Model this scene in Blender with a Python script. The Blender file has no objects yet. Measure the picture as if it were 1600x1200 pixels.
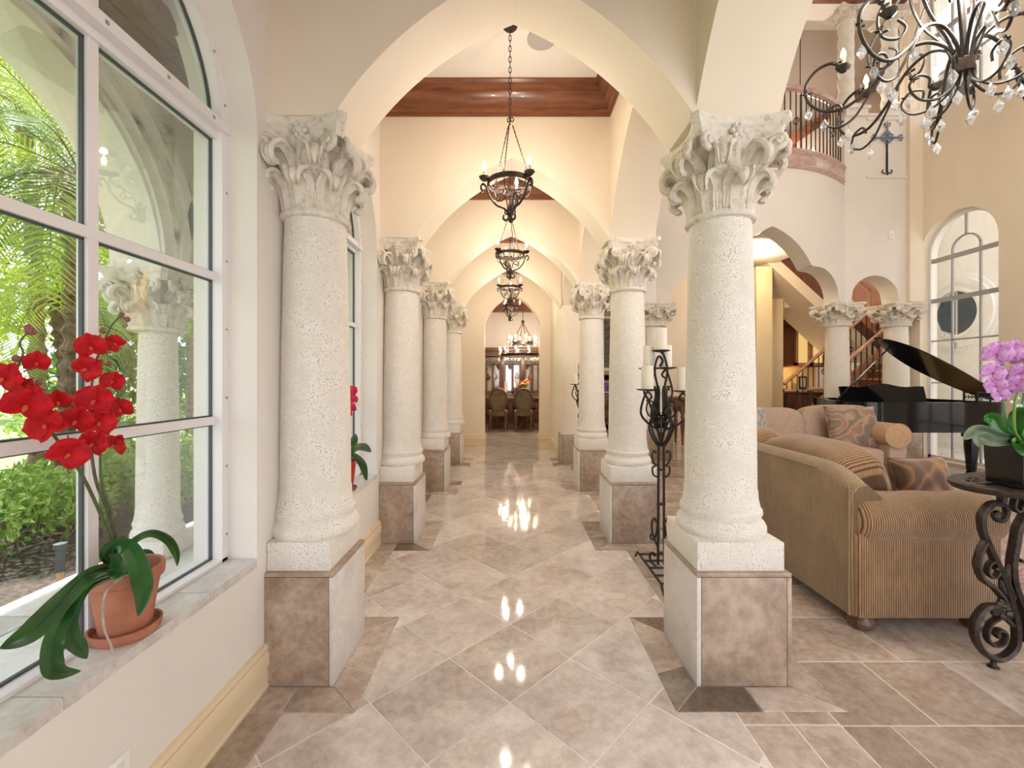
import bpy, bmesh, math, random
from mathutils import Vector, Matrix
random.seed(7)
PI = math.pi
SC = bpy.context.scene
COL = SC.collection
# ------------------------------------------------------------------ camera, sky, sun, exposure
cam_d = bpy.data.cameras.new('camera'); cam = bpy.data.objects.new('camera', cam_d); COL.objects.link(cam)
cam.location = (0, 0, 1.4); cam.rotation_euler = (PI/2, 0, 0)
cam_d.sensor_width = 36; cam_d.lens = 678/1600*36
cam_d.shift_x = 3/1600; cam_d.shift_y = -7/1600
cam_d.clip_start = .05; cam_d.clip_end = 300
SC.camera = cam
w = bpy.data.worlds.new('sky'); SC.world = w; w.use_nodes = True
nt = w.node_tree; nt.nodes.clear()
o_ = nt.nodes.new('ShaderNodeOutputWorld'); bg = nt.nodes.new('ShaderNodeBackground')
tc = nt.nodes.new('ShaderNodeTexCoord'); sx = nt.nodes.new('ShaderNodeSeparateXYZ'); rp = nt.nodes.new('ShaderNodeValToRGB')
nt.links.new(tc.outputs['Generated'], sx.inputs[0]); nt.links.new(sx.outputs['Z'], rp.inputs[0])
rp.color_ramp.elements[0].position = 0.0; rp.color_ramp.elements[0].color = (.99, .97, 1.0, 1)
rp.color_ramp.elements[1].position = .9; rp.color_ramp.elements[1].color = (.76, .84, 1.0, 1)
nt.links.new(rp.outputs[0], bg.inputs[0]); nt.links.new(bg.outputs[0], o_.inputs[0])
bg.inputs[1].default_value = 2.5
sun_d = bpy.data.lights.new('sun', 'SUN'); sun = bpy.data.objects.new('sun', sun_d); COL.objects.link(sun)
sun_d.energy = 11.0; sun_d.angle = math.radians(1.5); sun_d.color = (1, .98, .96)
sun.rotation_euler = (math.radians(-4), math.radians(-15), 0)
vs = SC.view_settings
vs.view_transform = 'Standard'; vs.look = 'None'; vs.gamma = 1.0; vs.use_curve_mapping = False
vs.exposure = 0.33
SC.display_settings.display_device = 'sRGB'
SC.cycles.max_bounces = 12; SC.cycles.diffuse_bounces = 7; SC.cycles.glossy_bounces = 4
SC.cycles.transmission_bounces = 6; SC.cycles.transparent_max_bounces = 24
SC.cycles.sample_clamp_indirect = 6
# ------------------------------------------------------------------ mesh helpers
def V(*a): return Vector(a)
class MB:
    def __init__(s): s.v = []; s.f = []
    def add(s, vs, fs):
        n = len(s.v); s.v += [tuple(p) for p in vs]; s.f += [tuple(i+n for i in f) for f in fs]; return s
    def box(s, x0, x1, y0, y1, z0, z1, bev=0):
        if bev <= 0:
            return s.add([(x0,y0,z0),(x1,y0,z0),(x1,y1,z0),(x0,y1,z0),(x0,y0,z1),(x1,y0,z1),(x1,y1,z1),(x0,y1,z1)],
                  [(0,3,2,1),(4,5,6,7),(0,1,5,4),(1,2,6,5),(2,3,7,6),(3,0,4,7)])
        bm = bmesh.new(); bmesh.ops.create_cube(bm, size=1)
        for v in bm.verts: v.co = Vector(((x0+x1)/2+v.co.x*(x1-x0), (y0+y1)/2+v.co.y*(y1-y0), (z0+z1)/2+v.co.z*(z1-z0)))
        bmesh.ops.bevel(bm, geom=bm.edges[:], offset=bev, segments=2, affect='EDGES', profile=.5)
        return s.bm(bm)
    def bm(s, bm, M=None):
        bm.verts.index_update()
        vs = [(M @ v.co if M else v.co.copy()) for v in bm.verts]; fs = [[v.index for v in f.verts] for f in bm.faces]
        bm.free(); return s.add(vs, fs)
    def merge(s, o, M=None):
        return s.add([(M @ Vector(p) if M else p) for p in o.v], o.f)
    def lathe(s, prof, n=32, c=(0,0,0), cap=True, a0=0, a1=2*PI, twist=None):
        full = abs(a1-a0-2*PI) < 1e-6; m = n if full else n+1
        vs = []; fs = []
        for k, (r, z) in enumerate(prof):
            for i in range(m):
                a = a0+(a1-a0)*i/n
                rr = twist(r, z, a) if twist else r
                vs.append((c[0]+rr*math.cos(a), c[1]+rr*math.sin(a), c[2]+z))
        for k in range(len(prof)-1):
            for i in range(n):
                j = (i+1) % m
                fs.append((k*m+i, k*m+j, (k+1)*m+j, (k+1)*m+i))
        if cap and full:
            if prof[0][0] > 1e-5: fs.append(tuple(reversed(range(m))))
            if prof[-1][0] > 1e-5: fs.append(tuple(range((len(prof)-1)*m, len(prof)*m)))
        return s.add(vs, fs)
    def tube(s, pts, r, n=6, cap=True, flat=1.0, closed=False, tw=0):
        pts = [Vector(p) for p in pts]; N = len(pts)
        R = r if isinstance(r, (list, tuple)) else [r]*N
        T = []
        for i in range(N):
            a = pts[i-1] if (i > 0 or closed) else pts[i]; b = pts[(i+1) % N] if (i < N-1 or closed) else pts[i]
            t = b-a; T.append(t.normalized() if t.length > 1e-9 else Vector((0,0,1)))
        u = T[0].cross(Vector((0,0,1)))
        if u.length < .05: u = T[0].cross(Vector((1,0,0)))
        u.normalize(); vs = []; fs = []
        for i in range(N):
            u = u-T[i]*u.dot(T[i])
            if u.length < 1e-6: u = T[i].orthogonal()
            u.normalize(); w_ = T[i].cross(u)
            for k in range(n):
                a = 2*PI*k/n+tw*i
                vs.append(pts[i]+(u*math.cos(a)*R[i]*flat+w_*math.sin(a)*R[i]))
        M = N if closed else N-1
        for i in range(M):
            for k in range(n):
                l = (k+1) % n; j = (i+1) % N
                fs.append((i*n+k, i*n+l, j*n+l, j*n+k))
        if cap and not closed: fs += [tuple(reversed(range(n))), tuple(range((N-1)*n, N*n))]
        return s.add(vs, fs)
    def prism(s, poly, a0, a1, f):
        """poly: list of (p,q); f(p,q,t) -> xyz; extruded t=a0..a1"""
        n = len(poly)
        vs = [f(p, q, a0) for p, q in poly]+[f(p, q, a1) for p, q in poly]
        fs = [tuple(reversed(range(n))), tuple(range(n, 2*n))]+[(i, (i+1) % n, n+(i+1) % n, n+i) for i in range(n)]
        return s.add(vs, fs)
    def sphere(s, c, r, nu=12, nv=8):
        rx, ry, rz = r if isinstance(r, tuple) else (r, r, r)
        vs = [(c[0], c[1], c[2]-rz)]; fs = []
        for j in range(1, nv):
            b = -PI/2+PI*j/nv
            for i in range(nu):
                a = 2*PI*i/nu; vs.append((c[0]+rx*math.cos(b)*math.cos(a), c[1]+ry*math.cos(b)*math.sin(a), c[2]+rz*math.sin(b)))
        vs.append((c[0], c[1], c[2]+rz)); L = len(vs)-1
        for i in range(nu):
            j = (i+1) % nu
            fs.append((0, 1+j, 1+i)); fs.append((L, L-nu+i, L-nu+j))
            for k in range(nv-2): fs.append((1+k*nu+i, 1+k*nu+j, 1+(k+1)*nu+j, 1+(k+1)*nu+i))
        return s.add(vs, fs)
    def strips(s, smp, t0, t1, f):
        """smp: list of (u, [(za,zb),...]) ; slab between t0 and t1; f(u,t,z)->xyz"""
        for (u0, A), (u1, B) in zip(smp[:-1], smp[1:]):
            if abs(u1-u0) < 1e-3: continue
            for (a0, b0), (a1, b1) in zip(A, B):
                if b0-a0 < 1e-5 and b1-a1 < 1e-5: continue
                s.add([f(u0,t0,a0), f(u1,t0,a1), f(u1,t0,b1), f(u0,t0,b0), f(u0,t1,a0), f(u1,t1,a1), f(u1,t1,b1), f(u0,t1,b0)],
                      [(0,1,2,3),(5,4,7,6),(4,5,1,0),(3,2,6,7)])
        for (u, A), d in ((smp[0], 0), (smp[-1], 1)):
            for a, b in A:
                if b-a > 1e-5: s.add([f(u,t0,a), f(u,t1,a), f(u,t1,b), f(u,t0,b)], [(0,1,2,3) if d else (3,2,1,0)])
        return s
    def wallend(s, u, a, b, t0, t1, f):
        return s.add([f(u,t0,a), f(u,t1,a), f(u,t1,b), f(u,t0,b)], [(0,1,2,3)])
def mesh_of(name, mb, mat, smooth=35, fixn=True, uv=None):
    me = bpy.data.meshes.new(name)
    off = Vector((0,0,0))
    me.from_pydata([tuple(p) for p in mb.v], [], mb.f); me.update()
    if fixn:
        b = bmesh.new(); b.from_mesh(me)
        bmesh.ops.remove_doubles(b, verts=b.verts[:], dist=1e-5)
        bmesh.ops.recalc_face_normals(b, faces=b.faces[:]); b.to_mesh(me); b.free()
    if smooth:
        me.shade_smooth()
        try: me.set_sharp_from_angle(angle=math.radians(smooth))
        except Exception: pass
    if mat: me.materials.append(mat)
    return me
def obj(name, mb, mat, parent=None, smooth=35, world=False, fixn=True):
    if world and parent is not None:
        L = wloc(parent); mb.v = [(p[0]-L.x, p[1]-L.y, p[2]-L.z) for p in mb.v]
    o = bpy.data.objects.new(name, mesh_of(name, mb, mat, smooth, fixn)); COL.objects.link(o)
    if parent is not None: o.parent = parent
    return o
def wloc(o):
    L = Vector((0,0,0))
    while o is not None: L += Vector(o.location); o = o.parent
    return L
def centre(mb):
    """origin at the middle of the base; returns loc"""
    xs = [p[0] for p in mb.v]; ys = [p[1] for p in mb.v]; zs = [p[2] for p in mb.v]
    c = ((min(xs)+max(xs))/2, (min(ys)+max(ys))/2, min(zs))
    mb.v = [(p[0]-c[0], p[1]-c[1], p[2]-c[2]) for p in mb.v]; return c
def tag(o, label, cat, group=None, kind=None):
    if label: o['label'] = label
    if cat: o['category'] = cat
    if group: o['group'] = group
    if kind: o['kind'] = kind
    return o
def thing(name, label, cat, loc=(0,0,0), rz=0, group=None):
    o = bpy.data.objects.new(name, None); COL.objects.link(o); o.empty_display_size = .1
    o.location = loc; o.rotation_euler = (0, 0, rz)
    return tag(o, label, cat, group)
def solo(name, mb, mat, label, cat, group=None, kind=None, smooth=35, fixn=True):
    c = centre(mb); o = obj(name, mb, mat, None, smooth, fixn=fixn); o.location = c
    return tag(o, label, cat, group, kind)
def struct(name, mb, mat, parent=None, smooth=30, label=None):
    o = obj(name, mb, mat, parent, smooth)
    o['kind'] = 'structure'
    if label: o['label'] = label
    return o
def part(name, mesh, parent, loc=(0,0,0), rot=(0,0,0), sc=(1,1,1)):
    o = bpy.data.objects.new(name, mesh); COL.objects.link(o); o.parent = parent
    o.location = loc; o.rotation_euler = rot; o.scale = sc; return o
def copy_tree(root, loc=None, rz=None, label=None, group=None, parent=None, scale=None):
    c = root.copy(); COL.objects.link(c); c.parent = parent
    if loc is not None: c.location = loc
    if rz is not None: c.rotation_euler = (0, 0, rz)
    if scale is not None: c.scale = scale
    if label: c['label'] = label
    if group: c['group'] = group
    for ch in root.children: copy_tree(ch, parent=c)
    return c
def cr(pts, k=6, closed=False):
    """Catmull-Rom through points"""
    P = [Vector(p) for p in pts]; out = []; n = len(P)
    rng = range(n) if closed else range(n-1)
    for i in rng:
        if closed: a, b, c, d = P[i-1], P[i], P[(i+1) % n], P[(i+2) % n]
        else: a, b, c, d = P[max(i-1,0)], P[i], P[i+1], P[min(i+2,n-1)]
        for j in range(k):
            t = j/k
            out.append(.5*((2*b)+(c-a)*t+(2*a-5*b+4*c-d)*t*t+(3*b-a-3*c+d)*t**3))
    if not closed: out.append(P[-1])
    return out
def spiral(c, r0, r1, a0, a1, n=18):
    return [(c[0]+(r0+(r1-r0)*i/n)*math.cos(a0+(a1-a0)*i/n), c[1]+(r0+(r1-r0)*i/n)*math.sin(a0+(a1-a0)*i/n)) for i in range(n+1)]
def sig(x, xa, za, xb, zb, s):
    """z of the circular arc from (xa,za) to (xb,zb) bulging by sagitta s (upwards/outwards)"""
    c = math.hypot(xb-xa, zb-za); R = c*c/(8*s)+s/2
    ux, uz = (xb-xa)/c, (zb-za)/c
    nx, nz = (-uz, ux) if ux > 0 else (uz, -ux)
    mx, mz = (xa+xb)/2, (za+zb)/2
    ox, oz = mx-nx*(R-s), mz-nz*(R-s)
    return oz+math.sqrt(max(0, R*R-(x-ox)**2))
def pointed(x, x0, x1, zs, za, s=.085):
    m = (x0+x1)/2
    if x <= m: return sig(x, x0, zs, m, za, s)
    return sig(x, x1, zs, m, za, s)
def lin(a, b, n): return [a+(b-a)*i/n for i in range(n+1)]
# ------------------------------------------------------------------ materials
def nodes(name):
    m = bpy.data.materials.new(name); m.use_nodes = True; t = m.node_tree
    return m, t, t.nodes['Principled BSDF']
def N(t, ty, **k):
    n = t.nodes.new('ShaderNode'+ty)
    for a, b in k.items():
        if hasattr(n, a): setattr(n, a, b)
        else: n.inputs[a].default_value = b
    return n
def coords(t, kind='Position', scale=(1,1,1), rnd=0):
    if kind == 'Position': g = N(t, 'NewGeometry'); src = g.outputs['Position']
    else: g = N(t, 'TexCoord'); src = g.outputs[kind]
    m = N(t, 'Mapping'); m.inputs['Scale'].default_value = scale
    t.links.new(src, m.inputs[0])
    if rnd:
        oi = N(t, 'ObjectInfo'); mu = N(t, 'VectorMath', operation='SCALE'); mu.inputs[0].default_value = (7.3, 3.1, 5.7)
        mm = N(t, 'Math', operation='MULTIPLY'); mm.inputs[1].default_value = rnd
        t.links.new(oi.outputs['Random'], mm.inputs[0]); t.links.new(mm.outputs[0], mu.inputs['Scale']); t.links.new(mu.outputs[0], m.inputs['Location'])
    return m.outputs[0]
def ramp(t, fac, stops):
    r = N(t, 'ValToRGB'); e = r.color_ramp.elements
    while len(e) < len(stops): e.new(.5)
    for k, (p, c) in enumerate(stops): e[k].position = p; e[k].color = (*c, 1) if len(c) == 3 else c
    t.links.new(fac, r.inputs[0]); return r.outputs[0]
def mixc(t, f, a, b, mode='MIX'):
    m = N(t, 'Mix', data_type='RGBA', blend_type=mode)
    for k, x in ((0, f), (6, a), (7, b)):
        if hasattr(x, 'is_output') or isinstance(x, bpy.types.NodeSocket): t.links.new(x, m.inputs[k])
        else: m.inputs[k].default_value = x if k == 0 else ((*x, 1) if len(x) == 3 else x)
    return m.outputs[2]
def bump(t, b, h, strength=.3, dist=.01):
    n = N(t, 'Bump'); n.inputs['Strength'].default_value = strength; n.inputs['Distance'].default_value = dist
    t.links.new(h, n.inputs['Height']); t.links.new(n.outputs[0], b.inputs['Normal'])
def simple(name, c, rough=.5, metal=0, var=0, scale=20, bmp=0, kind='Position', coat=0, spec=None, sub=0, rnd=0, dist=.004):
    m, t, b = nodes(name)
    b.inputs['Base Color'].default_value = (*c, 1); b.inputs['Roughness'].default_value = rough; b.inputs['Metallic'].default_value = metal
    if coat: b.inputs['Coat Weight'].default_value = coat; b.inputs['Coat Roughness'].default_value = .05
    if spec is not None: b.inputs['Specular IOR Level'].default_value = spec
    if sub: b.inputs['Subsurface Weight'].default_value = sub; b.inputs['Subsurface Radius'].default_value = (.01,.006,.003)
    if var or bmp:
        n = N(t, 'TexNoise'); n.inputs['Scale'].default_value = scale; n.inputs['Detail'].default_value = 4
        t.links.new(coords(t, kind, rnd=rnd), n.inputs['Vector'])
        if var:
            lo = tuple(max(0, x*(1-var)) for x in c); hi = tuple(min(1, x*(1+var)) for x in c)
            t.links.new(ramp(t, n.outputs[0], [(.3, lo), (.7, hi)]), b.inputs['Base Color'])
        if bmp: bump(t, b, n.outputs[0], bmp, dist)
    return m
def emis(name, c, s):
    m = bpy.data.materials.new(name); m.use_nodes = True; t = m.node_tree; t.nodes.clear()
    e = N(t, 'Emission'); e.inputs[0].default_value = (*c, 1); e.inputs[1].default_value = s
    o = N(t, 'OutputMaterial'); t.links.new(e.outputs[0], o.inputs[0]); return m
def glassy(name, tint=(1,1,1), gl=.06, rough=.01):
    m = bpy.data.materials.new(name); m.use_nodes = True; t = m.node_tree; t.nodes.clear()
    a = N(t, 'BsdfTransparent'); a.inputs[0].default_value = (*tint, 1)
    g = N(t, 'BsdfGlossy'); g.inputs['Roughness'].default_value = rough
    x = N(t, 'MixShader'); lw = N(t, 'LayerWeight'); lw.inputs[0].default_value = .25
    mt = N(t, 'Math', operation='MULTIPLY_ADD'); mt.inputs[1].default_value = .35; mt.inputs[2].default_value = gl
    mt.use_clamp = True
    t.links.new(lw.outputs['Fresnel'], mt.inputs[0])
    t.links.new(mt.outputs[0], x.inputs[0]); t.links.new(a.outputs[0], x.inputs[1]); t.links.new(g.outputs[0], x.inputs[2])
    o = N(t, 'OutputMaterial'); t.links.new(x.outputs[0], o.inputs[0]); return m
M = {}
def plaster(name, c):
    m, t, b = nodes(name); b.inputs['Roughness'].default_value = .62
    n = N(t, 'TexNoise'); n.inputs['Scale'].default_value = 1.3; n.inputs['Detail'].default_value = 5; n.inputs['Roughness'].default_value = .6
    t.links.new(coords(t, scale=(1,1,.6)), n.inputs['Vector'])
    lo = tuple(x*.955 for x in c); hi = tuple(min(1, x*1.03) for x in c)
    t.links.new(ramp(t, n.outputs[0], [(.35, lo), (.65, hi)]), b.inputs['Base Color'])
    n2 = N(t, 'TexNoise'); n2.inputs['Scale'].default_value = 35; n2.inputs['Detail'].default_value = 3
    t.links.new(coords(t), n2.inputs['Vector']); bump(t, b, n2.outputs[0], .08, .004)
    return m
M['plaster'] = plaster('cream_plaster', (.765, .67, .54))
M['plaster_pale'] = plaster('pale_plaster', (.75, .705, .65))
M['ceiling'] = plaster('ceiling_plaster', (.78, .75, .70))
M['baseboard'] = simple('cream_baseboard', (.74, .60, .40), .38)
def coral():
    m, t, b = nodes('coral_stone'); b.inputs['Roughness'].default_value = .8
    co = coords(t, 'Position')
    v = N(t, 'TexVoronoi'); v.inputs['Scale'].default_value = 105; t.links.new(co, v.inputs['Vector'])
    n = N(t, 'TexNoise'); n.inputs['Scale'].default_value = 12; n.inputs['Detail'].default_value = 5; t.links.new(co, n.inputs['Vector'])
    # pits: small voronoi cores where noise is high
    th = N(t, 'Math', operation='MULTIPLY'); th.inputs[1].default_value = .60; t.links.new(n.outputs[0], th.inputs[0])
    s = N(t, 'Math', operation='SUBTRACT'); t.links.new(th.outputs[0], s.inputs[0]); t.links.new(v.outputs['Distance'], s.inputs[1])
    pit = ramp(t, s.outputs[0], [(.0, (0,0,0)), (.09, (1,1,1))])
    base = ramp(t, n.outputs[0], [(.3, (.70, .655, .58)), (.7, (.80, .765, .70))])
    t.links.new(mixc(t, pit, base, (.52, .44, .35)), b.inputs['Base Color'])
    inv = N(t, 'Math', operation='SUBTRACT'); inv.inputs[0].default_value = 1; t.links.new(pit, inv.inputs[1])
    n3 = N(t, 'TexNoise'); n3.inputs['Scale'].default_value = 90; n3.inputs['Detail'].default_value = 3; t.links.new(co, n3.inputs['Vector'])
    ad = N(t, 'Math', operation='MULTIPLY_ADD'); ad.inputs[1].default_value = .5; t.links.new(n3.outputs[0], ad.inputs[0]); t.links.new(inv.outputs[0], ad.inputs[2])
    bump(t, b, ad.outputs[0], .45, .004)
    return m
M['coral'] = coral()
def coral_fine():
    m, t, b = nodes('carved_coral_stone'); b.inputs['Roughness'].default_value = .85
    co = coords(t)
    n = N(t, 'TexNoise'); n.inputs['Scale'].default_value = 26; n.inputs['Detail'].default_value = 7; n.inputs['Roughness'].default_value = .65; t.links.new(co, n.inputs['Vector'])
    t.links.new(ramp(t, n.outputs[0], [(.32, (.50, .43, .345)), (.45, (.70, .64, .55)), (.7, (.80, .75, .67))]), b.inputs['Base Color'])
    bump(t, b, n.outputs[0], .75, .014); return m
M['carved'] = coral_fine()
def travertine(name, cols, rough, rnd=40, scale=2.2, coat=0, bmp=.05, tint=.16, stretch=(1,1,1)):
    m, t, b = nodes(name); b.inputs['Roughness'].default_value = rough
    if coat: b.inputs['Coat Weight'].default_value = coat; b.inputs['Coat Roughness'].default_value = .05
    co = coords(t, 'Position', stretch, rnd)
    n = N(t, 'TexNoise'); n.inputs['Scale'].default_value = scale; n.inputs['Detail'].default_value = 9; n.inputs['Roughness'].default_value = .66; n.inputs['Distortion'].default_value = .7
    t.links.new(co, n.inputs['Vector'])
    base = ramp(t, n.outputs[0], [(.3, cols[0]), (.5, cols[1]), (.68, cols[2])])
    n2 = N(t, 'TexNoise'); n2.inputs['Scale'].default_value = scale*9; n2.inputs['Detail'].default_value = 6; n2.inputs['Roughness'].default_value = .7; t.links.new(co, n2.inputs['Vector'])
    base = mixc(t, .35, base, ramp(t, n2.outputs[0], [(.35, cols[0]), (.62, cols[2])]))
    oi = N(t, 'ObjectInfo')
    tn = ramp(t, oi.outputs['Random'], [(0, (1-tint*1.1, 1-tint*1.2, 1-tint*1.35)), (.35, (1-tint*.4, 1-tint*.5, 1-tint*.55)), (.7, (1, 1, 1)), (1, (1, .985, .97))])
    t.links.new(mixc(t, 1.0, base, tn, 'MULTIPLY'), b.inputs['Base Color'])
    v = N(t, 'TexVoronoi'); v.inputs['Scale'].default_value = 55; t.links.new(co, v.inputs['Vector'])
    bump(t, b, n2.outputs[0], bmp, .003); return m
M['tile'] = travertine('polished_travertine', [(.38, .305, .26), (.63, .565, .52), (.80, .76, .735)], .065, bmp=.03, coat=.3, tint=.16)
M['tile_brown'] = travertine('brown_travertine', [(.29, .205, .15), (.50, .405, .33), (.68, .60, .545)], .2, bmp=.05, tint=.26, scale=2.6, coat=.2)
M['tile_dark'] = travertine('dark_travertine', [(.13, .10, .075), (.25, .20, .155), (.42, .35, .29)], .16, bmp=.05, tint=.4, scale=4)
M['slab'] = travertine('honed_travertine', [(.20, .13, .085), (.38, .28, .20), (.58, .47, .375)], .33, scale=2.4, bmp=.12, tint=.08)
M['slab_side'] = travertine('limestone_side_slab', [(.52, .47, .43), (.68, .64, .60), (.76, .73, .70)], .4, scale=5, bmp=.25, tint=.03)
M['slab_pale'] = travertine('pale_marble', [(.42, .385, .35), (.60, .57, .53), (.72, .69, .66)], .3, scale=5, bmp=.2, tint=.03)
M['grout'] = simple('grout', (.74, .69, .63), .8, var=.08, scale=30)
def wood(name, c0, c1, rough=.3, kind='Position', sc=(14,14,1.5), coat=.15):
    m, t, b = nodes(name); b.inputs['Roughness'].default_value = rough; b.inputs['Coat Weight'].default_value = coat
    n = N(t, 'TexNoise'); n.inputs['Scale'].default_value = 2.5; n.inputs['Detail'].default_value = 6; n.inputs['Distortion'].default_value = .6
    t.links.new(coords(t, kind, sc), n.inputs['Vector'])
    t.links.new(ramp(t, n.outputs[0], [(.3, c0), (.7, c1)]), b.inputs['Base Color']); bump(t, b, n.outputs[0], .08, .002); return m
M['crown'] = wood('mahogany_crown', (.13, .042, .018), (.25, .09, .04), .28, sc=(1.5, 1.5, 14))
M['wood_red'] = wood('cherry_wood', (.085, .024, .010), (.17, .055, .024), .3)
M['wood_mid'] = wood('oak_rail', (.36, .19, .11), (.55, .33, .21), .3, sc=(2, 8, 8))
M['wood_ext'] = wood('soffit_plank', (.12, .06, .035), (.20, .11, .07), .45, sc=(2, 10, 2))
M['frame_w'] = simple('white_aluminium', (.76, .735, .74), .4)
M['frame_edge'] = simple('dark_gasket', (.06, .07, .075), .5)
M['screw'] = simple('screw_steel', (.35, .34, .34), .4, .8)
M['glass'] = glassy('window_glass', (.97, .985, .985), .012)
M['iron'] = simple('wrought_iron', (.022, .018, .016), .42, .35, var=.3, scale=60, bmp=.3)
M['iron_b'] = simple('bronze_iron', (.050, .033, .026), .42, .5, var=.3, scale=60, bmp=.3)
# ------------------------------------------------------------------ the setting
SP = 1.725                                       # column spacing
ZC = 3.89                                        # hall ceiling
XL, XR, XR2 = -1.12, .86, 1.25                   # faces of the window wall and of the arcade wall
def clip(poly, ax, lim, keep_less):
    out = []
    for i in range(len(poly)):
        a, b = poly[i-1], poly[i]
        ia = (a[ax] <= lim) if keep_less else (a[ax] >= lim); ib = (b[ax] <= lim) if keep_less else (b[ax] >= lim)
        if ia != ib:
            t = (lim-a[ax])/(b[ax]-a[ax]); out.append((a[0]+(b[0]-a[0])*t, a[1]+(b[1]-a[1])*t))
        if ib: out.append(b)
    return out
def clip_rect(poly, x0, x1, y0, y1):
    for ax, l, k in ((0, x0, False), (0, x1, True), (1, y0, False), (1, y1, True)):
        if len(poly) < 3: return []
        poly = clip(poly, ax, l, k)
    return poly
def shrink(poly, d):
    n = len(poly); out = []
    ar = sum(poly[i-1][0]*poly[i][1]-poly[i][0]*poly[i-1][1] for i in range(n))/2
    if abs(ar) < .003: return None, 0
    sg = 1 if ar > 0 else -1
    P = [p for i, p in enumerate(poly) if math.hypot(p[0]-poly[i-1][0], p[1]-poly[i-1][1]) > 1e-4]; n = len(P)
    if n < 3: return None, 0
    for i in range(n):
        a, b, c = P[i-1], P[i], P[(i+1) % n]
        e1 = Vector((b[0]-a[0], b[1]-a[1])).normalized(); e2 = Vector((c[0]-b[0], c[1]-b[1])).normalized()
        n1 = Vector((-e1.y, e1.x))*sg; n2 = Vector((-e2.y, e2.x))*sg
        k = 1+n1.dot(n2)
        q = (n1+n2)*(d/max(k, .25)); out.append((b[0]+q.x, b[1]+q.y))
    return (out if sg > 0 else out[::-1]), abs(ar)
def tile_mb(poly, z=0.0, th=.01, g=.0035, ch=.002, mb=None):
    a, A = shrink(poly, g)
    if a is None: return None
    b, _ = shrink(poly, g+ch)
    if b is None: return None
    n = len(a)
    if len(b) != n: return None
    mb = mb or MB()
    vs = [(p[0], p[1], z-th) for p in a]+[(p[0], p[1], z-ch*.7) for p in a]+[(p[0], p[1], z) for p in b]
    fs = [tuple(range(2*n, 3*n))]
    for i in range(n):
        j = (i+1) % n; fs += [(i, j, n+j, n+i), (n+i, n+j, 2*n+j, 2*n+i)]
    return mb.add(vs, fs)
floor = struct('floor', MB().box(-1.4, 12, -3, 14.6, -.12, -.0022), M['grout'])
def lay(name, polys, mat, z=0.0, parent=floor):
    for p in polys:
        mb = tile_mb(p, z+random.uniform(-.0006, .0006))
        if mb: obj(name, mb, mat, parent, smooth=0, fixn=False)
D = .3028
nave = []; far = []
for i in range(-5, 5):
    for j in range(-14, 45):
        if (i+j) % 2 == 0: continue
        cx, cy = D*i, 1.88+D*j
        pl = [(cx-D, cy), (cx, cy-D), (cx+D, cy), (cx, cy+D)]
        q = clip_rect(pl, XL, .95, -1.6, 14.4)
        if len(q) < 3: continue
        ym = sum(a[1] for a in q)/len(q)
        if .95 < ym < 9.35: nave.append(q)
        else: far.append(q)
lay('diamond_tile', nave, M['tile'])
# arcade band and random-width rows of the living room
band = []; rows = []
y = .9
while y < 7.5:
    y1 = y+.43
    for a, b in ((.95, 1.15), (1.15, 1.34)): band.append([(a, y), (b, y), (b, y1), (a, y1)])
    y = y1
k = 0; y = 1.345-.39
wd = [(.61, .4, .61, .61, .4, .2, .61, .61, .4, .61, .61, .61, .61), (.2, .61, .4, .61, .2, .61, .4, .61, .61, .61, .4, .61, .61), (.4, .4, .61, .2, .61, .61, .4, .61, .61, .2, .61, .61, .61)]
while y < 7.5:
    x = 1.34; r = wd[k % 3]; i = 0
    while x < 7.14:
        x1 = min(x+r[i % len(r)], 7.16); rows.append([(x, y), (x1, y), (x1, min(y+.4, 7.6)), (x, min(y+.4, 7.6))]); x = x1; i += 1
    y += .4; k += 1
lay('band_tile', band, M['tile_brown']); lay('stone_tile', rows, M['tile_brown'])
mb = MB()
for q in far: tile_mb(q, mb=mb)
for i in range(60):
    for j in range(17):
        x, y = 1.34+.5*j, 7.62+.5*i
        if y > 14 or x > 9.6 or (x < 2.3 and y > 9.5): continue
        tile_mb([(x, y), (x+.5, y), (x+.5, y+.5), (x, y+.5)], mb=mb)
for i in range(8):
    for j in range(13): tile_mb([(.95+.5*j, -3+.5*i-.055), (1.45+.5*j, -3+.5*i-.055), (1.45+.5*j, -2.5+.5*i-.055), (.95+.5*j, -2.5+.5*i-.055)], mb=mb)
for i in range(8):
    for j in range(7):
        x, y = -2.6+.6*j, 9.62+.6*i
        if XL-.05 < x+.3 < .95: continue
        tile_mb([(x, y), (x+.6, y), (x+.6, y+.6), (x, y+.6)], mb=mb)
o = obj('distant_tiling', mb, M['tile'], floor, smooth=0, fixn=False); o['kind'] = 'stuff'
# darker border tiles round the plinths and along the wall, laid 2 mm proud
def quadring(x0, x1, y0, y1, w_, sides):
    """mitred frame pieces round the rectangle; sides letters f (front) i (inner) b (back) o (outer)"""
    L = []
    X0, X1, Y0, Y1 = x0-w_, x1+w_, y0-w_, y1+w_
    def cut(a, b, c, d, n):
        for i in range(n):
            s0, s1 = i/n, (i+1)/n
            lp = lambda p, q, s: (p[0]+(q[0]-p[0])*s, p[1]+(q[1]-p[1])*s)
            L.append([lp(a, b, s0), lp(a, b, s1), lp(d, c, s1), lp(d, c, s0)])
    if 'f' in sides: cut((X0, Y0), (X1, Y0), (x1, y0), (x0, y0), 2)
    if 'i' in sides: cut((X1, Y0), (X1, Y1), (x1, y1), (x1, y0), 3)
    if 'b' in sides: cut((X1, Y1), (X0, Y1), (x0, y1), (x1, y1), 2)
    if 'o' in sides: cut((X0, Y1), (X0, Y0), (x0, y0), (x0, y1), 3)
    return L
border = []
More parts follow.
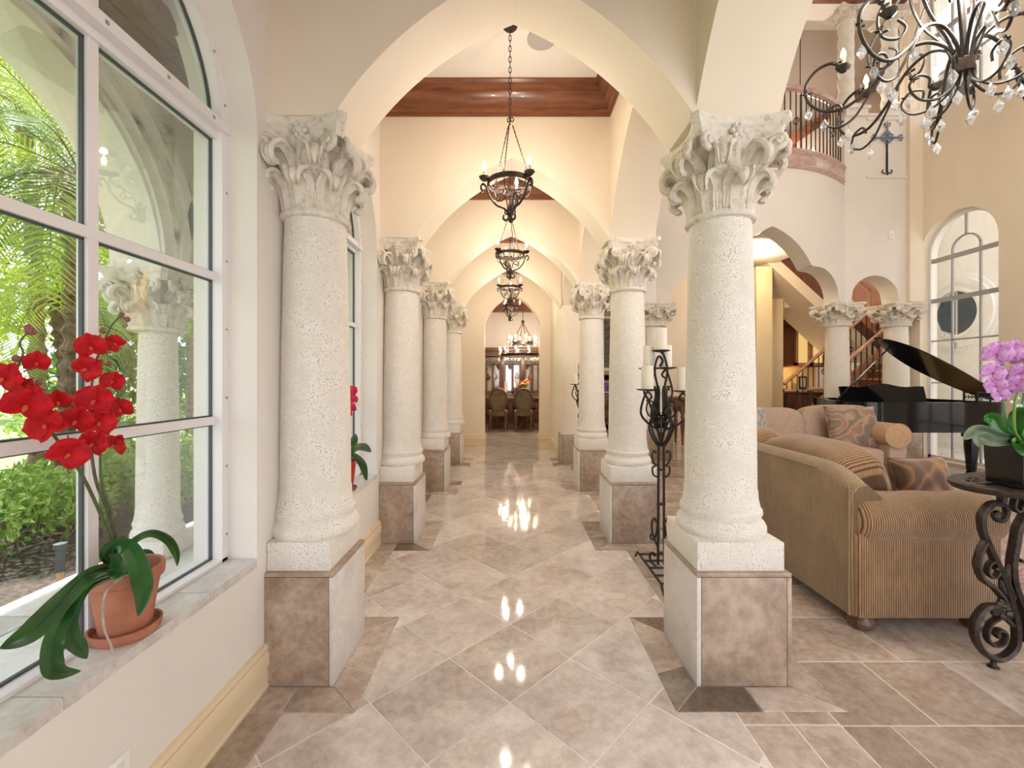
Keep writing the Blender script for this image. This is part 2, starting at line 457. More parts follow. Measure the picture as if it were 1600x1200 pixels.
for k in range(0, 4):
    y0 = 1.975+SP*k
    border += quadring(-1.12, -.805, y0, y0+.43, .155, 'fib')
    border += quadring(.849, 1.283, y0, y0+.43, .15, 'fobi')
    for q in range(3):
        ya = y0+.43+.155; yb = y0+SP-.155; s = (yb-ya)/3
        border.append([(-1.12, ya+s*q), (-.95, ya+s*q), (-.95, ya+s*(q+1)), (-1.12, ya+s*(q+1))])
for q in range(3): border.append([(-1.12, 1.82-.36*(q+1)), (-.95, 1.82-.36*(q+1)), (-.95, 1.82-.36*q), (-1.12, 1.82-.36*q)])
random.seed(11)
for q in border:
    mb = tile_mb(q, .0028, th=.003, g=.003)
    if mb: obj('border_tile', mb, random.choice([M['tile_dark'], M['tile_brown'], M['tile_brown']]), floor, smooth=0, fixn=False)
random.seed(7)

# transverse arches of the hall
def fXZ(u, t, z): return (u, t, z)
def fYZ(u, t, z): return (t, u, z)
def transverse(y0, y1, x0, x1, zs, za, xa, xb, top, s=.085, n=22):
    smp = [(xa, [(zs, top)]), (x0, [(zs, top)])]
    smp += [(x, [(pointed(x, x0, x1, zs, za, s), top)]) for x in lin(x0, (x0+x1)/2, n)+lin((x0+x1)/2, x1, n)[1:]]
    smp += [(xb, [(zs, top)])]
    return MB().strips(smp, y0, y1, fXZ)
for k in range(-1, 4):
    struct('wall_arch', transverse(2.0+SP*k, 2.33+SP*k, -.815, .85, 2.62, 3.305, XL, XR, ZC+.06), M['plaster'])
# end wall with its narrow doorway arch, floor to ceiling
smp = [(XL, [(0, 3.95)]), (-.55, [(0, 3.95)])]+[(x, [(pointed(x, -.55, .635, 2.63, 3.24, .09), 3.95)]) for x in lin(-.55, .0425, 16)+lin(.0425, .635, 16)[1:]]+[(.635, [(0, 3.95)]), (.9, [(0, 3.95)])]
mb = MB().strips(smp, 9.3, 9.6, fXZ); mb.wallend(-.55, 0, 2.63, 9.3, 9.6, fXZ); mb.wallend(.635, 0, 2.63, 9.3, 9.6, fXZ)
struct('wall_end', mb, M['plaster'])
# arcade wall
smp = [(-3, [(2.62, 9.6)])]
for k in range(-2, 3):
    a, b = 2.19+SP*k+.17, 2.19+SP*(k+1)-.17
    smp += [(a, [(2.62, 9.6)])]+[(y, [(pointed(y, a, b, 2.62, 3.31, .085), 9.6)]) for y in lin(a, (a+b)/2, 16)+lin((a+b)/2, b, 16)[1:]]+[(b, [(2.62, 9.6)])]
smp += [(7.15, [(2.62, 9.6)]), (7.15, [(0, 9.6)]), (9.6, [(0, 9.6)])]
mb = MB().strips(smp, XR, XR2, fYZ); mb.wallend(7.15, 0, 2.62, XR, XR2, fYZ)
struct('wall_arcade', mb, M['plaster'])
# window wall
HW, SILL, SPR = .585, .60, 2.50
WC = [1.335+SP*k for k in range(-1, 5)]
smp = [(-3, [(-.4, SILL), (SILL, 3.95)])]
for c in WC:
    ys = [c-HW*math.cos(PI*i/28) for i in range(29)]
    smp += [(c-HW-1e-5, [(-.4, SILL), (SILL, 3.95)]), (c-HW, [(-.4, SILL), (SPR, 3.95)])]
    smp += [(y, [(-.4, SILL), (SPR+math.sqrt(max(0, HW*HW-(y-c)**2)), 3.95)]) for y in ys[1:-1]]
    smp += [(c+HW, [(-.4, SILL), (SPR, 3.95)]), (c+HW+1e-5, [(-.4, SILL), (SILL, 3.95)])]
smp += [(9.6, [(-.4, SILL), (SILL, 3.95)])]
mb = MB().strips(smp, -1.40, XL, fYZ)
for c in WC: mb.wallend(c-HW, SILL, SPR, -1.40, XL, fYZ); mb.wallend(c+HW, SILL, SPR, -1.40, XL, fYZ)
struct('wall_left', mb, M['plaster_pale'])
struct('ceiling', MB().box(-1.4, XR, -2.0, 9.6, ZC, ZC+.1), M['ceiling'])
struct('wall_sky_block', MB().box(-1.4, -.62, -2.0, -1.8, 0, 4).box(.62, .95, -2.0, -1.8, 0, 4).box(-.62, .62, -2.0, -1.8, 2.7, 4), M['plaster'])  # unseen wall behind the camera, added to cut sky light entering the hall
# dark crown moulding round each bay
CP = [(0, 0), (.012, 0), (.02, .03), (.035, .04), (.045, .085), (.07, .125), (.105, .15), (.11, .165), (.125, .17), (.13, .21), (.15, .225), (.15, .235), (0, .235)]
def crown(x0, x1, y0, y1, zt, prof=CP, name='trim_crown', mat=None, h=.235):
    t = MB()
    def seg(f, a, b):
        n = len(prof)
        vs = [f(a, p, zt-h+q, 1) for p, q in prof]+[f(b, p, zt-h+q, -1) for p, q in prof]
        t.add(vs, [(i, (i+1) % n, n+(i+1) % n, n+i) for i in range(n)])
    seg(lambda u, p, z, s: (u+s*p, y0+p, z), x0, x1); seg(lambda u, p, z, s: (u+s*p, y1-p, z), x0, x1)
    seg(lambda u, p, z, s: (x0+p, u+s*p, z), y0, y1); seg(lambda u, p, z, s: (x1-p, u+s*p, z), y0, y1)
    return struct(name, t, mat or M['crown'])
for k in range(0, 4): crown(XL, XR, 2.33+SP*(k-1), 2.0+SP*k, ZC)
crown(XL, XR, 2.33+SP*3, 9.3, ZC)
# baseboards
BP = [(0, 0), (.022, 0), (.022, .015), (.017, .02), (.017, .10), (.024, .105), (.024, .15), (.016, .165), (.020, .18), (.014, .198), (0, .2)]
def baseboard(name, pts, sc=1, parent=None):
    """profile swept along a polyline; offset to the left hand side of travel"""
    t = MB(); n = len(BP); P = [Vector(p) for p in pts]; rings = []
    for i, p in enumerate(P):
        d0 = (P[i]-P[i-1]).normalized() if i else (P[1]-P[0]).normalized()
        d1 = (P[i+1]-P[i]).normalized() if i < len(P)-1 else d0
        n0 = Vector((-d0.y, d0.x)); n1 = Vector((-d1.y, d1.x)); q = (n0+n1)/(1+n0.dot(n1))
        rings.append([(p.x+q.x*a*sc, p.y+q.y*a*sc, b*sc) for a, b in BP])
    for i in range(len(P)-1):
        t.add(rings[i]+rings[i+1], [(j, (j+1) % n, n+(j+1) % n, n+j) for j in range(n)])
    t.add(rings[0], [tuple(range(n))]); t.add(rings[-1], [tuple(range(n))])
    return struct(name, t, M['baseboard'], parent)
for k in range(-1, 4): baseboard('baseboard_left', [(XL, 1.975+SP*k), (XL, 1.975+SP*(k-1)+.43)])
baseboard('baseboard_left', [(XL, 9.3), (XL, 7.59)])
baseboard('baseboard_end', [(-.55, 9.6), (-.55, 9.3), (XL, 9.3)], 1.1)
baseboard('baseboard_end', [(XR, 7.6), (XR, 9.3), (.635, 9.3), (.635, 9.6)], 1.1)

# ------------------------------------------------------------------ windows of the hall
def bar(t, y0, y1, z0, z1, x0, x1): t.box(x0, x1, y0, y1, z0, z1)
def arcbar(t, yc, zc, r0, r1, x0, x1, a0=0, a1=PI, n=28):
    for i in range(n):
        a, b = a0+(a1-a0)*i/n, a0+(a1-a0)*(i+1)/n
        P = [(yc+r*math.cos(q), zc+r*math.sin(q)) for r, q in ((r0, a), (r1, a), (r1, b), (r0, b))]
        t.add([(x, p[0], p[1]) for x in (x0, x1) for p in P], [(0,1,2,3),(7,6,5,4),(0,4,5,1),(1,5,6,2),(2,6,7,3),(3,7,4,0)])
def nave_window(n, c):
    w = bpy.data.objects.new('window_%d' % n, None); COL.objects.link(w); w['kind'] = 'structure'; w.location = (-1.28, c, SILL)
    y0, y1 = c-HW, c+HW; t = MB(); xo, xi = -1.33, -1.25
    bar(t, y0, y0+.035, SILL, SPR, xo, xi); bar(t, y1-.035, y1, SILL, SPR, xo, xi)
    bar(t, y0, y1, SILL, SILL+.018, xo, xi)
    arcbar(t, c, SPR, HW-.035, HW, xo, xi)
    obj('window_frame', t, M['frame_w'], w, world=True)
    t = MB(); bar(t, y0+.001, y1-.001, 2.445, 2.475, xo-.001, -1.272); bar(t, y0+.002, y1-.002, 2.4752, 2.515, xo-.002, -1.235); bar(t, y0+.001, y1-.001, 2.5152, 2.54, xo-.001, -1.262)
    obj('transom_bar', t, M['frame_w'], w, world=True)
    t = MB(); bar(t, c-.017, c+.017, SILL+.015, 2.45, -1.318, -1.282); bar(t, c-.017, c+.017, 2.53, SPR+HW-.03, -1.318, -1.282)
    obj('mullion', t, M['frame_w'], w, world=True)
    for z in (1.222, 1.848):
        t = MB(); bar(t, y0+.03, y1-.03, z-.0172, z+.0172, -1.3195, -1.2805); obj('glazing_bar', t, M['frame_w'], w, world=True)
    t = MB(); e = .006
    for a, b in ((y0+.035, c-.017), (c+.017, y1-.035)):
        for z0, z1 in ((SILL+.018, 1.205), (1.239, 1.831), (1.865, 2.445)):
            for q in ((a, a+e, z0, z1), (b-e, b, z0, z1), (a, b, z0, z0+e), (a, b, z1-e, z1)): bar(t, *q, -1.306, -1.294)
    arcbar(t, c, SPR, HW-.041, HW-.035, -1.306, -1.294)
    obj('gasket', t, M['frame_edge'], w, world=True)
    for a, b in ((y0+.035, c-.017), (c+.017, y1-.035)):
        for z0, z1 in ((SILL+.018, 1.205), (1.239, 1.831), (1.865, 2.445)):
            t = MB(); bar(t, a, b, z0, z1, -1.302, -1.298); obj('pane', t, M['glass'], w, world=True)
        t = MB(); pr = [(a, 2.54)]+[(a+(b-a)*i/12, max(2.54, SPR+math.sqrt(max(0, (HW-.036)**2-(a+(b-a)*i/12-c)**2)))) for i in range(13)]+[(b, 2.54)]
        t.prism(pr, -1.302, -1.298, lambda p, q, s: (s, p, q)); obj('pane', t, M['glass'], w, world=True)
    t = MB()
    if n <= 3:
        for s in (y0+.008, y1-.008):
            for z in (.72, 1.02, 1.32, 1.62, 1.92, 2.22):
                t.box(xi-.028-.005, xi-.028+.005, s-.009 if s > c else s, s if s > c else s+.009, z-.005, z+.005) if 0 else t.lathe([(.006, 0), (.006, .004), (.002, .005)], 8, (xi, s, z)) if 0 else t.box(xi-.002, xi+.003, s-.004, s+.004, z-.004, z+.004)
        for i in range(5): y = y0+.1+.24*i; t.box(-1.237, -1.233, y-.006, y+.006, 2.488, 2.5)
        for i in range(9):
            a = PI*(i+.5)/9; t.box(xi-.002, xi+.003, c+(HW-.01)*math.cos(a)-.004, c+(HW-.01)*math.cos(a)+.004, SPR+(HW-.01)*math.sin(a)-.004, SPR+(HW-.01)*math.sin(a)+.004)
        o = obj('frame_screws', t, M['screw'], w, world=True); o['kind'] = 'stuff'
    # marble sill slabs inside
    ss = [(y0-.0, c-.25), (c-.25, c+.28), (c+.28, y1+.0)] if n == 2 else [(y0, c), (c, y1)]
    for a, b in ss:
        t = MB(); nseg = 14; top = []; random.seed(int(a*100))
        ed = [(a+.002+(b-a-.004)*i/nseg, -1.117+random.uniform(-.0022, .0015)) for i in range(nseg+1)]
        t.prism([(-1.31, a+.002)]+[(x, y) for y, x in ed]+[(-1.31, b-.002)], SILL-.03, SILL+.006, lambda p, q, s: (p, q, s))
        obj('window_sill', t, M['slab_pale'], w, world=True, smooth=0)
    return w
for i, c in enumerate(WC): nave_window(i+1, c)

# ------------------------------------------------------------------ columns
def leaf(h, w_, out, n=14, m=8, th=.016):
    """carved acanthus leaf: grows up z, swells and curls over outwards (+x); width along y"""
    C = cr([(0, 0, 0), (out*.10, 0, h*.30), (out*.22, 0, h*.60), (out*.50, 0, h*.86), (out*.80, 0, h*.985), (out*1.02, 0, h*.97), (out*1.10, 0, h*.88), (out*.98, 0, h*.80), (out*.86, 0, h*.83)], 3)
    P = []; n = len(C)-1
    for j, c in enumerate(C):
        v = j/n; ww = w_*(.66+.34*math.sin(PI*min(1, v*1.3)))*(1-.62*max(0, (v-.5)/.5)**1.6)*(1+.16*abs(math.sin(v*PI*4.5)))
        T = (C[min(j+1, n)]-C[max(j-1, 0)]).normalized(); nn = Vector((T.z, 0, -T.x))
        row = []
        for i in range(m+1):
            u = 2*i/m-1; d = -.20*ww*u*u-.012*math.exp(-(u/.16)**2)+.006*math.cos(u*PI*4)
            q = c+nn*d; row.append((q.x, u*ww/2, q.z))
        P.append(row)
    t = MB(); vs = []; W = m+1
    for r in P: vs += r
    k = len(vs)
    for j, r in enumerate(P):
        T = (C[min(j+1, n)]-C[max(j-1, 0)]).normalized(); nn = Vector((T.z, 0, -T.x)); vs += [tuple(Vector(p)-nn*th) for p in r]
    fs = []
    for j in range(n):
        for i in range(m):
            a = j*W+i; fs += [(a, a+1, a+W+1, a+W), (k+a, k+a+W, k+a+W+1, k+a+1)]
        a = j*W; fs.append((a, a+W, k+a+W, k+a)); a = j*W+m; fs.append((a, k+a, k+a+W, a+W))
    for i in range(m):
        a = n*W+i; fs.append((a, a+1, k+a+1, k+a)); a = i; fs.append((a, k+a, k+a+1, a+1))
    return t.add(vs, fs)
LEAF_LO = mesh_of('acanthus_leaf', leaf(.150, .110, .070), M['carved'], 70)
LEAF_HI = mesh_of('acanthus_leaf', leaf(.245, .105, .105), M['carved'], 70)
def volute_mb(s):
    t = MB(); sp = [(.150+.042*(1-i/30*.86)*math.cos(PI*.75-i/30*PI*3.3), .292+.042*(1-i/30*.86)*math.sin(PI*.75-i/30*PI*3.3)) for i in range(31)]
    pth = [(.02, .15), (.045, .20), (.075, .25), (.10, .295)]+sp
    P = [(.150+.33*y*y/.15+(.012 if k > 12 else 0)+.0006*k, s*y, z) for k, (y, z) in enumerate(pth)]
    rr = [.012, .015, .017, .018]+[.017-.009*i/31 for i in range(31)]
    t.tube(P, rr, 8); t.sphere((.150+.33*.15+.03, s*.150, .292), (.012, .012, .012), 8, 6)
    return t
VOL = [mesh_of('volute', volute_mb(1), M['carved'], 60), mesh_of('volute', volute_mb(-1), M['carved'], 60)]
def rosette_mb():
    t = MB(); t.sphere((.006, 0, 0), (.018, .018, .018), 10, 6); t.tube([(-.02, 0, -.17), (-.012, 0, -.10), (-.004, 0, -.03)], [.028, .022, .014], 8)
    for i in range(6):
        a = i*PI/3; t.sphere((0, .024*math.cos(a), .024*math.sin(a)), (.014, .0135, .0135), 8, 5)
    for k in range(4): t.sphere((-.006-.008*k, 0, -.05-.022*k), (.014, .018, .018), 8, 5)
    return t
ROS = mesh_of('rosette', rosette_mb(), M['carved'], 60)
def abacus_mb(R=.232, mid=.176, z0=.335, z1=.425, xl=None):
    t = MB(); pts = []
    cut = .028
    for s in range(4):
        a = s*PI/2
        L = []
        for i in range(13):
            u = -1+2*i/12
            y = u*(R-cut); x = mid+(R-mid)*(abs(u)**2.2)
            L.append((x, y))
        for x, y in L: pts.append((x*math.cos(a)-y*math.sin(a), x*math.sin(a)+y*math.cos(a)))
    prof = [(.86, z0), (.90, z0+.02), (.93, z0+.045), (.97, z0+.052), (1.0, z0+.06), (1.0, z1)]
    n = len(pts); vs = []; fs = []
    for k, (sc, z) in enumerate(prof): vs += [(max(p[0]*sc, xl) if xl is not None else p[0]*sc, p[1]*sc, z) for p in pts]
    for k in range(len(prof)-1):
        for i in range(n): j = (i+1) % n; fs.append((k*n+i, k*n+j, (k+1)*n+j, (k+1)*n+i))
    fs += [tuple(reversed(range(n))), tuple(range((len(prof)-1)*n, len(prof)*n))]
    return t.add(vs, fs)
ABA = mesh_of('abacus', abacus_mb(), M['carved'], 30)
def fill_capital(cap):
    part('abacus', ABA, cap)
    for i in range(8): part('acanthus_leaf', LEAF_LO, cap, (.150*math.cos(i*PI/4), .150*math.sin(i*PI/4), .014), (0, 0, i*PI/4))
    for i in range(8): part('acanthus_leaf', LEAF_HI, cap, (.146*math.cos(i*PI/4+PI/8), .146*math.sin(i*PI/4+PI/8), .02), (0, 0, i*PI/4+PI/8))
    for i in range(4):
        for s in (0, 1): part('volute', VOL[s], cap, (0, 0, 0), (0, 0, i*PI/2))
        a = i*PI/2; part('rosette', ROS, cap, (.176*math.cos(a), .176*math.sin(a), .365), (0, 0, a))
def make_column(label, loc, left=False, sgroup='carved coral stone columns of the hall'):
    c = thing('column', label, 'column', loc, 0, sgroup)
    px = -loc[0]+XL+.002 if left else -.207      # engaged columns stop at the wall face
    x1 = .173 if left else .225
    y0, y1 = -.215, .215
    xm = x1
    t = .02
    core = MB().box(px+t, x1-t, y0+t, y1-t, 0, .50); obj('plinth_core', core, M['grout'], c)
    pq = px if left else px+t+.002
    obj('plinth_slab', MB().box(pq, x1-t-.002, y0, y0+t, .003, .497, .002), M['slab'], c)
    obj('plinth_slab', MB().box(pq, x1-t-.002, y1-t, y1, .003, .497, .002), M['slab'], c)
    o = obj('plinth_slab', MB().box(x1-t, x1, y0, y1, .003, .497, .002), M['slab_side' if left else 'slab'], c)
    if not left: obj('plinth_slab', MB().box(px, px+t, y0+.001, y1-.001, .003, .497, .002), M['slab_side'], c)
    obj('plinth_cap', MB().box(px, x1, y0, y1, .499, .518, .003), M['slab'], c)
    bx = px if left else -.198
    obj('base_block', MB().box(bx, x1-.022, -.198, .198, .518, .652, .006), M['coral'], c)
    prof = [(.150, .650), (.196, .652), (.206, .668), (.206, .690), (.197, .708), (.188, .714), (.182, .728), (.186, .744), (.190, .752), (.188, .768), (.180, .776), (.178, .79), (.171, .82), (.169, .86)]
    obj('base_moulding', MB().lathe(prof+[(.12, .86)], 48), M['coral'], c)
    prof = [(.166, .85), (.164, 1.1), (.159, 1.5), (.151, 1.9), (.144, 2.16), (.144, 2.175)]
    obj('shaft', MB().lathe([(.12, .85)]+prof+[(.12, 2.175)], 64), M['coral'], c)
    cap = obj('capital', MB().lathe([(.10, 0), (.150, 0), (.162, .006), (.166, .016), (.162, .028), (.150, .032), (.138, .05), (.136, .15), (.142, .25), (.165, .32), (.18, .345), (.1, .345)], 40), M['carved'], c)
    cap.location = (0, 0, 2.172)
    cap.scale = (1, 1, 1.055)
    fill_capital(cap)
    return c
LC, RC = -.978, 1.058
nth = ['first', 'second', 'third', 'fourth']
lc = make_column('first coral stone column against the window wall, beside the terracotta orchid window', (LC, 2.19, 0), True)
for k in (1, 2, 3):
    copy_tree(lc, (LC, 2.19+SP*k, 0), label=['', 'second coral stone column along the window wall, past the small potted red orchid', 'third coral stone column along the window wall, between two others', 'fourth coral stone column along the window wall, by the doorway wall'][k])
rc = make_column('first freestanding coral stone column, big, between tall candle stand and corduroy sofa', (RC, 2.19, 0))
for k in (1, 2):
    copy_tree(rc, (RC, 2.19+SP*k, 0), label=['', 'second freestanding coral stone column, behind the wrought iron candle stand', 'third freestanding coral stone column, in front of the plain square pier'][k])
# stone foot of the square pier
t = MB(); t.box(XR-.012, XR2+.012, 7.138, 7.60, 0, .50, .003)
pf = struct('trim_pier', MB().box(XR-.004, XR2+.004, 7.146, 7.60, 0, .505), M['grout'])
obj('plinth_slab', MB().box(XR+.006, XR2-.006, 7.124, 7.146, .003, .497, .002), M['slab'], pf)
obj('plinth_slab', MB().box(XR-.024, XR-.004, 7.124, 7.60, .003, .497, .002), M['slab'], pf)
obj('plinth_slab', MB().box(XR2+.004, XR2+.024, 7.124, 7.60, .003, .497, .002), M['slab'], pf)
# ------------------------------------------------------------------ living room shell
XW = 7.16
def bow(x):
    if x < 2.55 or x > 5.85: return 0.0
    return -.64*(1-((x-4.2)/1.65)**2)
YW = 7.6
def fBow(u, t, z): return (u, YW+t+bow(u), z)
ZS = 2.735
def lower(x):
    """underside of the living room end wall at x: arches between the columns"""
    if 1.45 < x < 2.36: return pointed(x, 1.45, 2.36, ZS, 3.22, .1)
    if 2.76 < x < 5.66:
        m = 4.21; d = abs(x-m); h = .72
        if d <= h: return sig(-d, -h, 3.25, 0, 3.86, .075)
        # quarter-round shoulders springing from the capitals
        q = (d-h-.14)/(1.45-h-.14)
        q = max(0, min(1, q)); return ZS+.52*math.sqrt(max(0, 1-q*q))
    if 5.97 < x < 6.82:
        return ZS+.06+math.sqrt(max(0, .425**2-(x-6.395)**2))
    return ZS
def topz(x):
    if x < 2.555: return 10
    if x < 5.86: return 4.84
    if x < 6.24: return 6.12
    if x < 7.02: return 6.0
    return 6.0
xs = sorted(set([1.25, 1.45-1e-4]+lin(1.45, 2.36, 16)+[2.36+1e-4, 2.555, 2.5551, 2.76-1e-4]+lin(2.76, 5.66, 70)+[5.66+1e-4, 5.86, 5.8601, 5.97-1e-4]+lin(5.97, 6.82, 22)+[6.82+1e-4, 7.02, 7.0201, XW]))
secs = [[x for x in xs if x <= 2.555], [x for x in xs if 2.555 <= x <= 5.86], [x for x in xs if x >= 5.86 and x <= XW]]
mb = MB()
for sset, T in ((secs[0], 10), (secs[1], 4.84), (secs[2], 6.0)):
    mb.strips([(x, [(lower(x), T)]) for x in sset], 0, .36, fBow)
struct('wall_back', mb, M['plaster_pale'], smooth=25)
# parapet post, panel recess and corner pilaster of the upper landing
pp = struct('trim_parapet', MB().box(5.86, 6.24, 7.56, 7.98, 6.0, 6.12).box(5.83, 6.27, 7.53, 8.0, 6.12, 6.17), M['plaster_pale'])
obj('parapet_cap', MB().box(6.24, 6.93, 7.55, 7.98, 6.0, 6.035), M['plaster_pale'], pp)
obj('panel_frame', MB().box(6.24, 6.93, 7.575, 7.60, 4.92, 4.97).box(6.24, 6.93, 7.575, 7.60, 5.94, 6.0), M['plaster_pale'], pp)
obj('corner_pilaster', MB().box(6.93, XW, 7.52, 7.62, 2.75, 6.1), M['plaster'], pp)
obj('header_panel', MB().box(2.56, XW, 7.6, 7.98, 8.0, 10), M['plaster_pale'], pp)
obj('header_moulding', MB().box(5.0, 6.9, 7.50, 7.60, 7.98, 8.12).box(5.0, 6.9, 7.45, 7.60, 8.12, 8.2), M['crown'], pp)
# right wall with tall arched windows
WB, WT = .05, 3.52
RW = [(6.36, 7.58), (3.4, 4.62), (.5, 1.72)]  # all but the first are unseen openings, added to let in daylight
def wall_right():
    smp = [(-1.6, [(-.1, WB), (WB, 5.88), (5.88, 8.3), (8.3, 8.7)])]
    for a, b in sorted(RW):
        m, r = (a+b)/2, (b-a)/2
        ys = [m-r*math.cos(PI*i/24) for i in range(25)]
        full = [(-.1, WB), (WB, 5.88), (5.88, 8.3), (8.3, 8.7)]
        smp += [(a-1e-5, full), (a, [(-.1, WB), (WT, 5.88), (5.88, 5.88), (8.3, 8.7)])]
        smp += [(y, [(-.1, WB), (WT+math.sqrt(max(0, r*r-(y-m)**2)), 5.88), (5.88, 5.88), (8.3, 8.7)]) for y in ys[1:-1]]
        smp += [(b, [(-.1, WB), (WT, 5.88), (5.88, 5.88), (8.3, 8.7)]), (b+1e-5, full)]
    smp += [(7.98, [(-.1, WB), (WB, 5.88), (5.88, 8.3), (8.3, 8.7)])]
    t = MB().strips(smp, XW, XW+.30, fYZ)
    for a, b in RW:
        for y in (a, b): t.wallend(y, WB, WT, XW, XW+.3, fYZ); t.wallend(y, 5.88, 8.3, XW, XW+.3, fYZ)
        t.add([(XW, a, 5.88), (XW+.3, a, 5.88), (XW+.3, b, 5.88), (XW, b, 5.88)], [(0,1,2,3)]); t.add([(XW, a, 8.3), (XW+.3, a, 8.3), (XW+.3, b, 8.3), (XW, b, 8.3)], [(0,1,2,3)])
    return struct('wall_right', t, M['plaster'])
wall_right()
def tall_window(n, a, b):
    w = bpy.data.objects.new('window_%d' % n, None); COL.objects.link(w); w['kind'] = 'structure'; w.location = (XW+.15, (a+b)/2, WB)
    m, r = (a+b)/2, (b-a)/2; x0, x1 = XW+.14, XW+.20; t = MB()
    t.box(x0, x1, a, a+.05, WB, WT); t.box(x0, x1, b-.05, b, WB, WT); t.box(x0, x1, a, b, WB, WB+.05); arcbar(t, m, WT, r-.05, r, x0, x1)
    t.box(x0, x1, a, a+.05, 5.88, 8.3); t.box(x0, x1, b-.05, b, 5.88, 8.3); t.box(x0, x1, a, b, 5.88, 5.93); t.box(x0, x1, a, b, 8.25, 8.3)
    obj('window_frame', t, M['frame_w'], w, world=True)
    y1, y2 = m-.215, m+.215
    for z, h in ((3.44, .035), (2.75, .035), (2.06, .012), (1.345, .012), (.65, .012), (6.6, .012), (7.3, .035), (7.95, .012)):
        obj('glazing_bar', MB().box(x0+.01, x1-.01, a+.05, b-.05, z-h, z+h), M['frame_g'], w, world=True)
    for y in (y1, y2):
        obj('glazing_bar', MB().box(x0+.015, x1-.015, y-.012, y+.012, WB, WT), M['frame_g'], w, world=True)
        obj('glazing_bar', MB().box(x0+.015, x1-.015, y-.012, y+.012, 5.9, 8.28), M['frame_g'], w, world=True)
    t = MB(); arcbar(t, m, WT, .205, .229, x0+.015, x1-.015); t.box(x0+.015, x1-.015, m-.012, m+.012, WT+.22, WT+r-.03); obj('arched_glazing_bar', t, M['frame_g'], w, world=True)
    Z = [WB+.05, .65, 1.345, 2.06, 2.75, 3.44]; Y = [a+.05, y1, y2, b-.05]
    for i in range(5):
        for j in range(3): obj('pane', MB().box(XW+.168, XW+.172, Y[j], Y[j+1], Z[i], Z[i+1]), M['glass'], w, world=True)
    t = MB(); t.prism([(a+.05, 3.44)]+[(m-(r-.05)*math.cos(PI*i/20), WT+(r-.05)*math.sin(PI*i/20)) for i in range(21)]+[(b-.05, 3.44)], XW+.168, XW+.172, lambda p, q, s: (s, p, q)); obj('pane', t, M['glass'], w, world=True)
    Z = [5.93, 6.6, 7.3, 7.95, 8.25]
    for i in range(4):
        for j in range(3): obj('pane', MB().box(XW+.168, XW+.172, Y[j], Y[j+1], Z[i], Z[i+1]), M['glass'], w, world=True)
M['frame_g'] = simple('grey_glazing_bar', (.36, .36, .37), .4)
for i, (a, b) in enumerate(RW): tall_window(7+i, a, b)
struct('ceiling', MB().box(XR2, XW+.3, -1.8, 7.6, 8.6, 8.7), M['ceiling'])
struct('wall_sky_screen', MB().box(.95, XW+.3, -2.0, -1.8, 4.9, 8.7).box(.95, 1.5, -2.0, -1.8, 0, 4.9).box(6.8, XW+.3, -2.0, -1.8, 0, 4.9), M['plaster'])  # unseen wall behind the camera, added to hold sky light off the upper room
struct('ceiling', MB().box(2.36, 9.2, 7.6, 9.95, 9.25, 9.35), M['ceiling'])
struct('wall_back', MB().box(1.25, XW+.3, 7.6, 7.62, 8.6, 9.3), M['ceiling'])
# ------------------------------------------------------------------ hall behind the end wall, and the upper landing
struct('wall_hall', MB().box(1.25, 5.45, 9.9, 10.1, 0, 4.05).box(5.2, 5.45, 9.9, 12, 0, 4.05), M['plaster'])
struct('wall_hall', MB().box(5.45, 9.75, 11.9, 12.1, 0, 4.9), M['plaster'])
AW = MB(); AW.prism([(7.2, 7.75), (9.75, 10.3), (9.75, 12), (9.65, 12), (9.65, 10.36), (7.14, 7.85)], 0, 9.3, lambda p, q, s: (p, q, s)); struct('wall_hall', AW, M['plaster'])
struct('wall_landing', MB().box(1.3, 9.2, 9.75, 9.95, 4.9, 9.3), M['landing'] if 'landing' in M else plaster('taupe_plaster', (.60, .53, .47)))
struct('wall_landing', MB().box(2.36, 2.55, 7.98, 9.75, 4.05, 9.3), M['plaster'])
struct('floor_landing', MB().box(2.2, 5.9, 7.96, 9.9, 4.02, 4.86), M['ceiling'])
t = MB(); n = 40; xs_ = lin(2.6, 5.82, n)
t.prism([(x, YW+.36+bow(x)) for x in xs_]+[(5.82, 8.0), (2.6, 8.0)], 4.02, 4.86, lambda p, q, s: (p, q, s))
struct('floor_landing', t, M['ceiling'])
struct('floor_landing', MB().box(5.82, 7.2, 7.96, 8.25, 4.02, 4.86), M['ceiling'])
baseboard('baseboard_hall', [(5.2, 9.9), (1.25, 9.9)], 1.3)
# yellow-lit corner piers beside the bar
t = MB(); t.box(5.45, 5.80, 9.6, 9.95, 0, 3.9); t.box(6.0, 6.42, 10.2, 10.6, 0, 3.3); t.box(5.45, 6.0, 10.4, 10.6, 0, 3.9)
struct('wall_pier', t, plaster('ochre_plaster', (.76, .63, .40)))
# dining room beyond the hall
struct('wall_dining', MB().box(-2.8, 2.3, 14.4, 14.6, 0, 4.2), M['plaster_pale'])
struct('wall_dining', MB().box(-2.8, -2.6, 9.3, 14.4, 0, 4.2), M['plaster'])
struct('wall_dining', MB().box(2.1, 2.3, 10.1, 14.4, 0, 4.2), M['plaster'])
struct('wall_dining', MB().box(-2.8, -1.12, 9.3, 9.6, 0, 4.2).box(.9, 1.3, 9.58, 10.1, 0, 4.2).box(1.25, 2.3, 9.9, 10.1, 0, 4.2), M['plaster'])
struct('ceiling', MB().box(-2.8, 2.3, 9.6, 14.6, 4.2, 4.3), M['ceiling'])
crown(-2.6, 2.1, 9.6, 14.4, 4.0, name='trim_crown', h=.28)
CRW = MB().box(-2.6, 2.1, 14.2, 14.4, 3.62, 4.2); struct('trim_crown', CRW, M['crown'])
